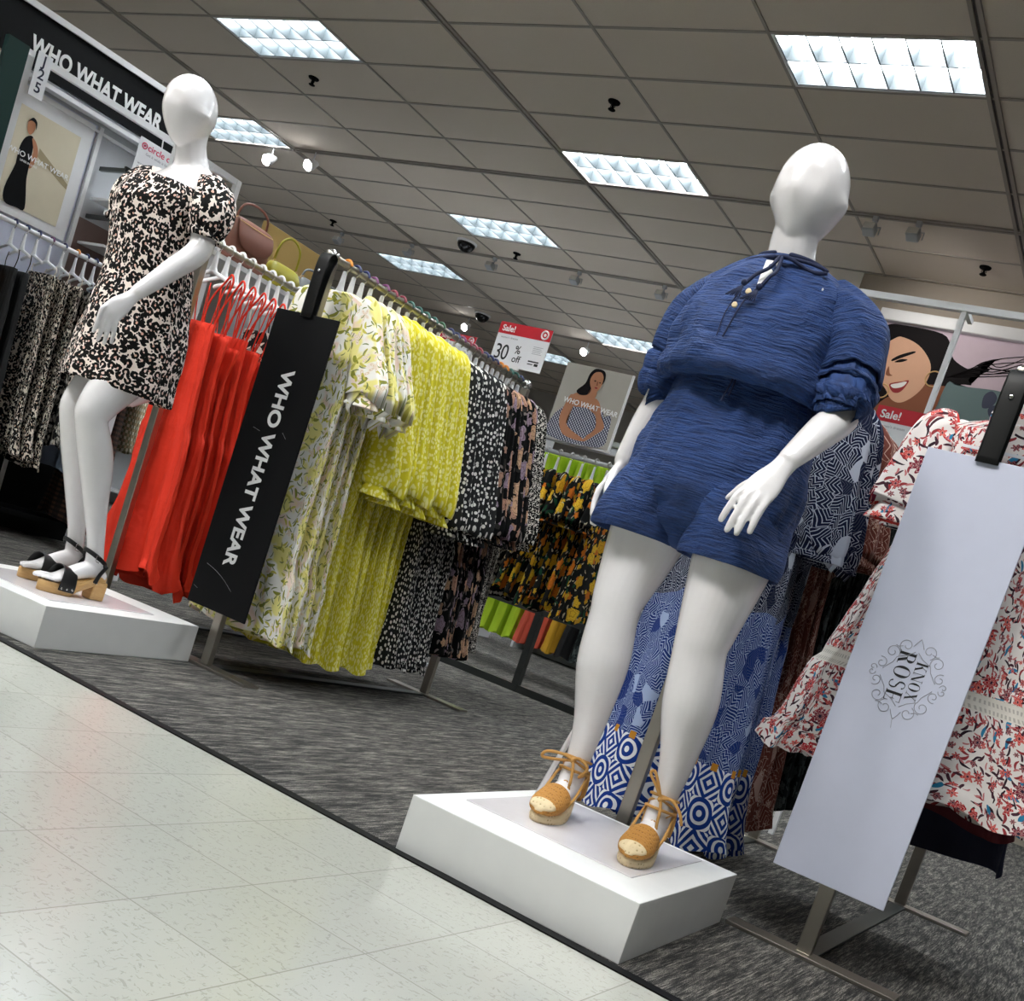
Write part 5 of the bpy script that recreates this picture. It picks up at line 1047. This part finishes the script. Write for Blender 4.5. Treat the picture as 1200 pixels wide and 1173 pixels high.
# ------------------------------------------------------------------ tall white shelf with handbags behind the red dresses
t = thing('display_shelf', 'white metal shelf unit with handbags behind the red dresses', 'shelf', (-5.15, 4.05, 0))
for y in (0, 1.15):
    for x in (-.25, .16): b = B(); box(b, (x, y-.02, 0), (x+.04, y+.02, 1.86)); obj('leg', b, M['frame'], t)
b = B(); box(b, (-.27, -.37, 1.86), (.22, 1.2, 1.885)); obj('shelf_board', b, M['frame'], t)
b = B(); box(b, (.10, .07, 1.885), (.135, .10, 2.30)); box(b, (.10, -.35, 2.275), (.13, .10, 2.305)); box(b, (.10, -.35, 1.885), (.13, -.32, 2.3)); obj('sign_frame', b, M['frame'], t)
def purse(loc, W, D, H, mat, label, flap=True, rz=0., hand=.12, soft=.3):
    t = thing('handbag', label, 'handbag', loc, rz)
    b = B(); sweep(b, [(0, 0, .0, D*.9, W*.46), (0, 0, .02, D, W*.5), (0, 0, H*.55, D*.95, W*.5), (0, 0, H*.9, D*.6, W*.42), (0, 0, H, D*.25, W*.36)], (1, 0, 0), 36, 5, (.15, .2), cs=.7); obj('pouch', b, mat, t)
    if flap:
        b = B(); sweep(b, [(D*.30, 0, H*1.0, .006, W*.38), (D*.75, 0, H*.9, .006, W*.42), (D*1.04, 0, H*.6, .006, W*.42), (D*1.08, 0, H*.38, .006, W*.30), (D*1.07, 0, H*.30, .004, W*.14)], (1, 0, .2), 20, 4, (.3, .3)); obj('flap', b, mat, t)
        b = B(); tube(b, [(D*.75, -W*.40, H*.90), (D*.85, -W*.2, H*.88), (D*.85, W*.2, H*.88), (D*.75, W*.40, H*.90)], .004, 6, 3); obj('zip', b, GLD, t)
    b = B(); tube(b, [(0, -W*.36, H*.9), (.01, -W*.30, H+hand*.7), (.01, 0, H+hand), (.01, W*.30, H+hand*.7), (0, W*.36, H*.9)], .007, 8, 4); obj('handle', b, mat, t)
    b = B(); 
    for s in (-1, 1): torus(b, (.01, s*W*.35, H*.93), .014, .003, 'X', 14, 6)
    obj('ring', b, GLD, t)
BR = plain('brown_leather', '#8c5a4a', .45); BR2 = plain('dark_brown_leather', '#5b3128', .45); YG = plain('yellow_green_leather', '#a39a1e', .5); GB = plain('grey_snake_leather', '#76787a', .5)
purse((-5.12, 4.03, 1.900), .24, .07, .26, BR2, 'dark brown handbag at the end of the shelf beside the leopard sleeve', False); purse((-5.04, 4.315, 1.900), .32, .075, .24, BR, 'large tan-brown flap handbag on the white shelf', True, 0, .10)
purse((-5.02, 4.62, 1.900), .26, .07, .13, YG, 'yellow-green round handbag on the shelf', False, 0, .16); purse((-5.04, 4.86, 1.900), .20, .07, .14, GB, 'small grey backpack-like bag next to the black strap', False, 0, .06); purse((-5.06, 5.08, 1.900), .14, .06, .13, GB, 'small grey pouch at the far end of the shelf', False, 0, .05)
b = B(); box(b, (-.02, 0, 0), (.02, .62, .22), 0, .003); tag(obj('header_board', b, plain('tan_board', '#a6884e', .6), None, (-5.55, 4.85, 2.13)), 'plain tan board behind the yellow-green handbag', 'board')
b = B(); box(b, (-.015, 0, 0), (.015, .62, 2.13)); tag(obj('board_support', b, M['gray'], None, (-5.60, 4.85, 0)), 'grey upright panel carrying the tan board', 'panel')

# ------------------------------------------------------------------ back racks
def crossrack(x0, x1, y, h, label, mat='gray'):
    t = thing('garment_rack', label, 'clothes rack', (x0, y, 0))
    L = x1-x0
    for x in (0, L):
        b = B(); box(b, (x-.02, -.02, 0), (x+.02, .02, h+.05)); obj('upright', b, M[mat], t); b = B(); box(b, (x-.03, -.3, 0), (x+.03, .3, .02)); obj('base_foot', b, M[mat], t)
    b = B(); bar(b, (0, 0, h), (L, 0, h), .0135, 12); obj('hang_bar', b, M[mat], t)
    b = B(); box(b, (0, -.02, h+.06), (L, .02, h+.10)); obj('top_rail', b, M[mat], t)
    return t
crossrack(-4.0, -2.3, 5.55, 1.52, 'grey rack with a portrait poster on top and marigold-print dresses below')
for k in range(9):
    bw = k < 3; x = -3.62+.085*k
    dress('hanging_dress', 'bwx%d' % (k % 2) if bw else 'goldx%d' % (k % 3), (x, 5.55, 1.52), PI/2+.1, ('black and white bud-print dress, %s on the grey rack' if bw else 'black dress with yellow and orange marigold print, %s on the grey rack') % ORD[k], 'printed dresses on the grey rack', b_simple('bw' if bw else 'gold', .17, .19, .25, -.15, -.5, -.92 if bw else -.86-.03*(k % 3), 150+k, (.17, -.15, .22, -.42, .06, .08, .02), th=.027))
    hanger((x, 5.55, 1.52), PI/2+.1, 'clear' if k % 2 else 'white', 'white hanger, %s on the grey rack under the portrait poster' % ORD[k], 'hangers on the grey rack')
pt = thing('portrait_poster', 'poster of a seated person in a checked dress, standing atop the grey rack', 'poster', (-3.265, 5.50, 1.82))
b = B(); box(b, (-.222, 0, -.222), (.222, .004, .222)); sh_ = obj('print', b, GRY, pt)
CHK = NT('printed_check'); v = CHK.oc(); x_, y_, z_ = CHK.sep(v); q = CHK.mt('MULTIPLY', CHK.gt(CHK.mt('SINE', CHK.mt('MULTIPLY', CHK.mt('ADD', x_, z_), 330.)), 0.), CHK.gt(CHK.mt('SINE', CHK.mt('MULTIPLY', CHK.mt('SUBTRACT', x_, z_), 330.)), -.6)); CHK = CHK.done(CHK.mix(q, hx('#272a48'), hx('#c9cbd8')), .6)
b = B()
blob(b, [(-.20, -.10), (-.15, -.04), (-.10, .03), (-.03, .0), (.04, -.05), (.10, -.06), (.17, -.03), (.19, -.12), (.16, -.22), (-.20, -.22)], 2, 0)
blob(b, [(-.13, .02), (-.10, .055), (-.06, .06), (0, .075), (.03, .05), (.05, .045), (.06, .02), (.08, -.05), (.04, -.03), (0, -.015), (-.05, -.02), (-.09, -.02)], 3, 1)
blob(b, [(-.13, .04), (-.15, -.04), (-.155, -.10), (-.13, -.16), (-.08, -.20), (.03, -.21), (.05, -.195), (-.05, -.16), (-.10, -.12), (-.09, -.05), (-.09, .02)], 4, 1)
blob(b, [(.05, .04), (.08, .02), (.11, -.04), (.155, -.10), (.12, -.15), (.06, -.205), (.05, -.19), (.10, -.13), (.10, -.09), (.06, -.03)], 4, 1)
blob(b, [(-.12, .0), (.09, .0), (.15, -.11), (.12, -.19), (-.13, -.19)], 2.5, 0); blob(b, [(.03, -.04), (.07, -.045), (.095, -.09), (.095, -.13), (.05, -.175), (.0, -.15)], 4.6, 0); blob(b, [(-.10, .07), (-.06, .12), (-.05, .18), (-.02, .215), (.04, .21), (.06, .17), (.05, .13), (0, .10), (-.02, .06), (-.07, .05)], 5, 2)
blob(b, [(-.035, .15), (-.02, .19), (.02, .20), (.045, .175), (.05, .13), (.035, .09), (.01, .085), (-.02, .11)], 6, 1)
blob(b, [(-.01, .10), (.03, .095), (.035, .05), (0, .04), (-.02, .06)], 5, 1)
for x, z in ((.0, .145), (.035, .14)): blob(b, [(x-.008, z), (x, z+.003), (x+.008, z), (x, z-.003)], 7, 2)
blob(b, [(.01, .108), (.02, .112), (.032, .107), (.02, .102)], 7, 3); blob(b, [(.015, .145), (.020, .145), (.026, .122), (.016, .12)], 7, 4, False)
obj('printed_figure', b, [CHK, SK, HR, LIP, SHD], sh_)
text('lettering', 'WHO WHAT WEAR', .042, M['letter'], sh_, (-.165, -.0055, -.008), (PI/2, .06, 0), .0008, .0003)
b = B(); box(b, (-.235, .004, -.235), (.235, .02, -.222)); box(b, (.222, 0, -.235), (.234, .012, .222)); obj('holder', b, M['frame'], pt)
# dark rack in front of the lime garments, white shelf run further back
t = thing('garment_rack', 'dark metal rack frame with a low cross bar beyond the marigold-print dresses', 'clothes rack', (-4.6, 6.4, 0))
b = B(); box(b, (0, -.02, .55), (2.6, .02, .59)); box(b, (0, -.02, 0), (2.6, .02, .05)); obj('cross_bar', b, M['darksteel'], t)
for x in (0, .98, 2.6): b = B(); box(b, (x-.025, -.025, 0), (x+.025, .025, 1.35)); obj('upright', b, M['darksteel'], t)
crossrack(-5.8, -3.2, 7.6, 1.28, 'grey rack of lime and coral garments far behind', 'gray'); 
for k, fab in enumerate(['white', 'lime', 'lime', 'lime', 'lime', 'coral', 'coral', 'mustard', 'black', 'char', 'black']):
    x = -4.95+.13*k; dress('hanging_dress', 'lo'+fab, (x, 7.6, 1.28), PI/2, '%s garment, %s on the low rail beyond the dark frame' % ({'char': 'charcoal'}.get(fab, fab), ORD[k]), 'garments on the far low rail', b_simple(fab, .15, .16, .20, -.15, -.4, -1.02, 170+k, None, th=.040))
crossrack(-5.6, -3.4, 8.1, 1.98, 'tall grey rack of lime tops behind the portrait poster')
for k in range(16):
    fab = 'lime' if k < 11 else 'white'; x = -5.2+.10*k; dress('cropped_blouse', 'hi'+fab, (x, 8.1, 1.98), PI/2, '%s blouse, %s of the %s ones on the tall rail' % (fab, ORD[k if k < 11 else k-11], fab), 'tops on the far tall rail', b_simple(fab, .16, .17, .19, -.15, -.3, -.62, 180+k, None, th=.036))
def gondola(x, y, L, h, rz, label, n_=4):
    t = thing('shelving_unit', label, 'shelves', (x, y, 0), rz)
    b = B(); box(b, (0, .18, 0), (L, .22, h)); obj('back_panel', b, M['gray'], t)
    for i in range(n_):
        z = .15+(h-.2)*i/(n_-1); b = B(); box(b, (0, -.2, z), (L, .6, z+.03)); obj('shelf', b, M['frame'], t)
    for x in (0, L-.03): b = B(); box(b, (x, -.2, 0), (x+.03, .6, h)); obj('end_panel', b, M['frame'], t)
    return t
gondola(-9.5, 9.6, 3.2, 2.35, 0, 'white shelving far behind the middle rack'); gondola(-6.0, 10.4, 2.4, 2.2, 0, 'white shelving behind the blue mannequin\'s shoulder'); gondola(-9.0, 13.2, 5.0, 2.4, 0, 'long white shelving at the far end of the store'); gondola(-12.8, 8.2, 2.6, 2.3, .2, 'white shelving beyond the handbags')
cols_ = ['#8a9a3a', '#6b4a3a', '#c9c4b8', '#3a4a5a', '#a06a4a', '#d8d4cc']
FOLD = [plain('folded_cloth_%s' % c[1:], c, .8) for c in cols_]
n_ = 0
CN = ['olive', 'dark brown', 'cream', 'slate blue', 'terracotta', 'off-white']
UN = ['shelving behind the middle rack', 'shelving behind the blue shoulder', 'long shelving at the store end']
for u, (gx, gy, gh, L) in enumerate(((-9.5, 9.6, 2.35, 3.2), (-6.0, 10.4, 2.2, 2.4), (-9.0, 13.2, 2.4, 5.0))):
    for i in (1, 2):
        for j in range(3):
            z = .15+(gh-.2)*i/3+.032; x = gx+.35+j*(L-.7)/2; b = B(); k = (n_*5+j) % 6; n_ += 1
            for q in range(2+(n_ % 2)): box(b, (-.13+.01*q, -.10, .035*q), (.14-.008*q, .14, .035*q+.032), 0, .01)
            tag(obj('folded_clothes', b, FOLD[k], None, (x, gy-.05, z)), '%s folded stack, %s of %s shelf, %s' % (CN[k], ('near end', 'middle', 'far end')[j], ('', 'lower', 'upper')[i], UN[u]), 'folded clothes', 'folded clothes on distant shelving')
# ------------------------------------------------------------------ white frame and smiling portrait on the back wall
t = thing('display_stand', 'tall white metal frame in front of the smiling portrait', 'display stand', (-2.0, 5.0, 0))
b = B(); box(b, (0, -.015, 2.50), (1.9, .015, 2.53)); obj('top_rail', b, M['frame'], t)
for x in (0, .725, 1.87): b = B(); box(b, (x-.012, -.012, 0), (x+.012, .012, 2.50)); obj('post', b, M['frame'], t); b = B(); box(b, (x-.01, .015, 2.505), (x+.01, .16, 2.525)); obj('cross_rail', b, M['frame'], t)
t = thing('wall_graphic', 'large printed portrait of a smiling dark-haired person with hoop earrings on the back wall', 'wall graphic', (-3.19, 9.78, 0))
b = B(); box(b, (0, -.06, 3.985), (4.4, .02, 4.09), 0, .01); obj('cornice', b, M['frame'], t)
b = B(); box(b, (0, 0, 2.75), (4.4, .02, 3.985)); pr = obj('print', b, PNK, t)  # plain printed sheet, lit from outside by the wall-washing spotlight pair
def q_(l): return [(x+3.19, z) for x, z in l]
b = B()
blob(b, q_([(-3.18, 3.85), (-3.10, 3.96), (-2.95, 3.98), (-2.61, 3.96), (-2.50, 3.86), (-2.44, 3.76), (-2.30, 3.70), (-2.24, 3.72), (-2.16, 3.80), (-2.06, 3.83), (-2.20, 3.75), (-2.12, 3.72), (-2.26, 3.62), (-2.22, 3.57), (-2.30, 3.56), (-2.45, 3.50), (-2.60, 3.40), (-2.75, 3.28), (-3.0, 3.18), (-3.18, 3.2)]), 1, 0)
blob(b, q_([(-2.78, 3.40), (-2.60, 3.50), (-2.42, 3.52), (-2.36, 3.54), (-2.42, 3.30), (-2.50, 3.10), (-2.95, 3.10), (-2.92, 3.28)]), 2, 1)
blob(b, q_([(-2.42, 3.55), (-2.34, 3.545), (-2.2, 3.55), (-1.97, 3.56), (-1.80, 3.50), (-1.66, 3.35), (-1.6, 3.1), (-1.9, 2.8), (-2.5, 2.8), (-2.46, 3.1), (-2.44, 3.3)]), 3, 2)
blob(b, q_([(-3.11, 3.62), (-3.10, 3.76), (-3.05, 3.85), (-2.95, 3.875), (-2.80, 3.84), (-2.68, 3.76), (-2.60, 3.65), (-2.60, 3.50), (-2.66, 3.38), (-2.75, 3.305), (-2.84, 3.32), (-2.92, 3.40), (-3.0, 3.46), (-3.06, 3.53)]), 4, 3)
blob(b, q_([(-3.02, 3.83), (-2.93, 3.88), (-2.76, 3.84), (-2.62, 3.72), (-2.58, 3.55), (-2.56, 3.72), (-2.66, 3.90), (-2.9, 3.96), (-3.12, 3.86), (-3.12, 3.66), (-3.085, 3.74)]), 5, 0)
blob(b, q_([(-2.955, 3.665), (-2.90, 3.715), (-2.80, 3.765), (-2.78, 3.755), (-2.88, 3.69), (-2.945, 3.65)]), 6, 0); blob(b, q_([(-3.10, 3.60), (-3.06, 3.618), (-3.02, 3.60), (-3.06, 3.60)]), 6, 0)
blob(b, q_([(-2.925, 3.645), (-2.88, 3.68), (-2.82, 3.685), (-2.865, 3.655)]), 6, 0); blob(b, q_([(-3.06, 3.565), (-3.03, 3.585), (-3.0, 3.58), (-3.03, 3.565)]), 6, 0)
blob(b, q_([(-2.96, 3.60), (-2.965, 3.535), (-2.94, 3.515), (-2.90, 3.525), (-2.93, 3.54)]), 5.5, 1)
blob(b, q_([(-2.90, 3.445), (-2.86, 3.47), (-2.80, 3.49), (-2.745, 3.51), (-2.755, 3.45), (-2.785, 3.395), (-2.83, 3.38), (-2.87, 3.40)]), 6, 4); blob(b, q_([(-2.885, 3.443), (-2.83, 3.468), (-2.76, 3.495), (-2.775, 3.45), (-2.82, 3.425), (-2.86, 3.42)]), 7, 5)
blob(b, q_([(-2.09, 3.50), (-2.04, 3.55), (-1.98, 3.50), (-2.0, 3.42), (-2.07, 3.40)]), 4, 6); blob(b, q_([(-2.02, 3.40), (-1.96, 3.44), (-1.92, 3.36), (-1.98, 3.33)]), 4, 6)
obj('printed_portrait', b, [HR, SHD, TEAL, SK2, LIP, TEE, plain('printed_navy_flowers', '#2b3350', .5)], pr)
for cx, cz, R_ in ((.645, 3.56, .068), (.245, 3.375, .062)): b = B(); torus(b, (cx, -.007, cz), R_, .0065, 'Y', 28, 6); obj('printed_earring', b, GLD, pr)
b = B()
for k in range(9): tube(b, [(.75+.02*k, -.004, 3.60+.012*k), (.90+.015*k, -.004, 3.63+.02*k), (1.05+.012*k, -.004, 3.66+.025*k*(1 if k % 2 else .5)), (1.22+.02*k, -.004, 3.70+.028*k*(1 if k % 3 else .4))], .0035, 4, 4)
obj('printed_hair_strands', b, HR, pr)
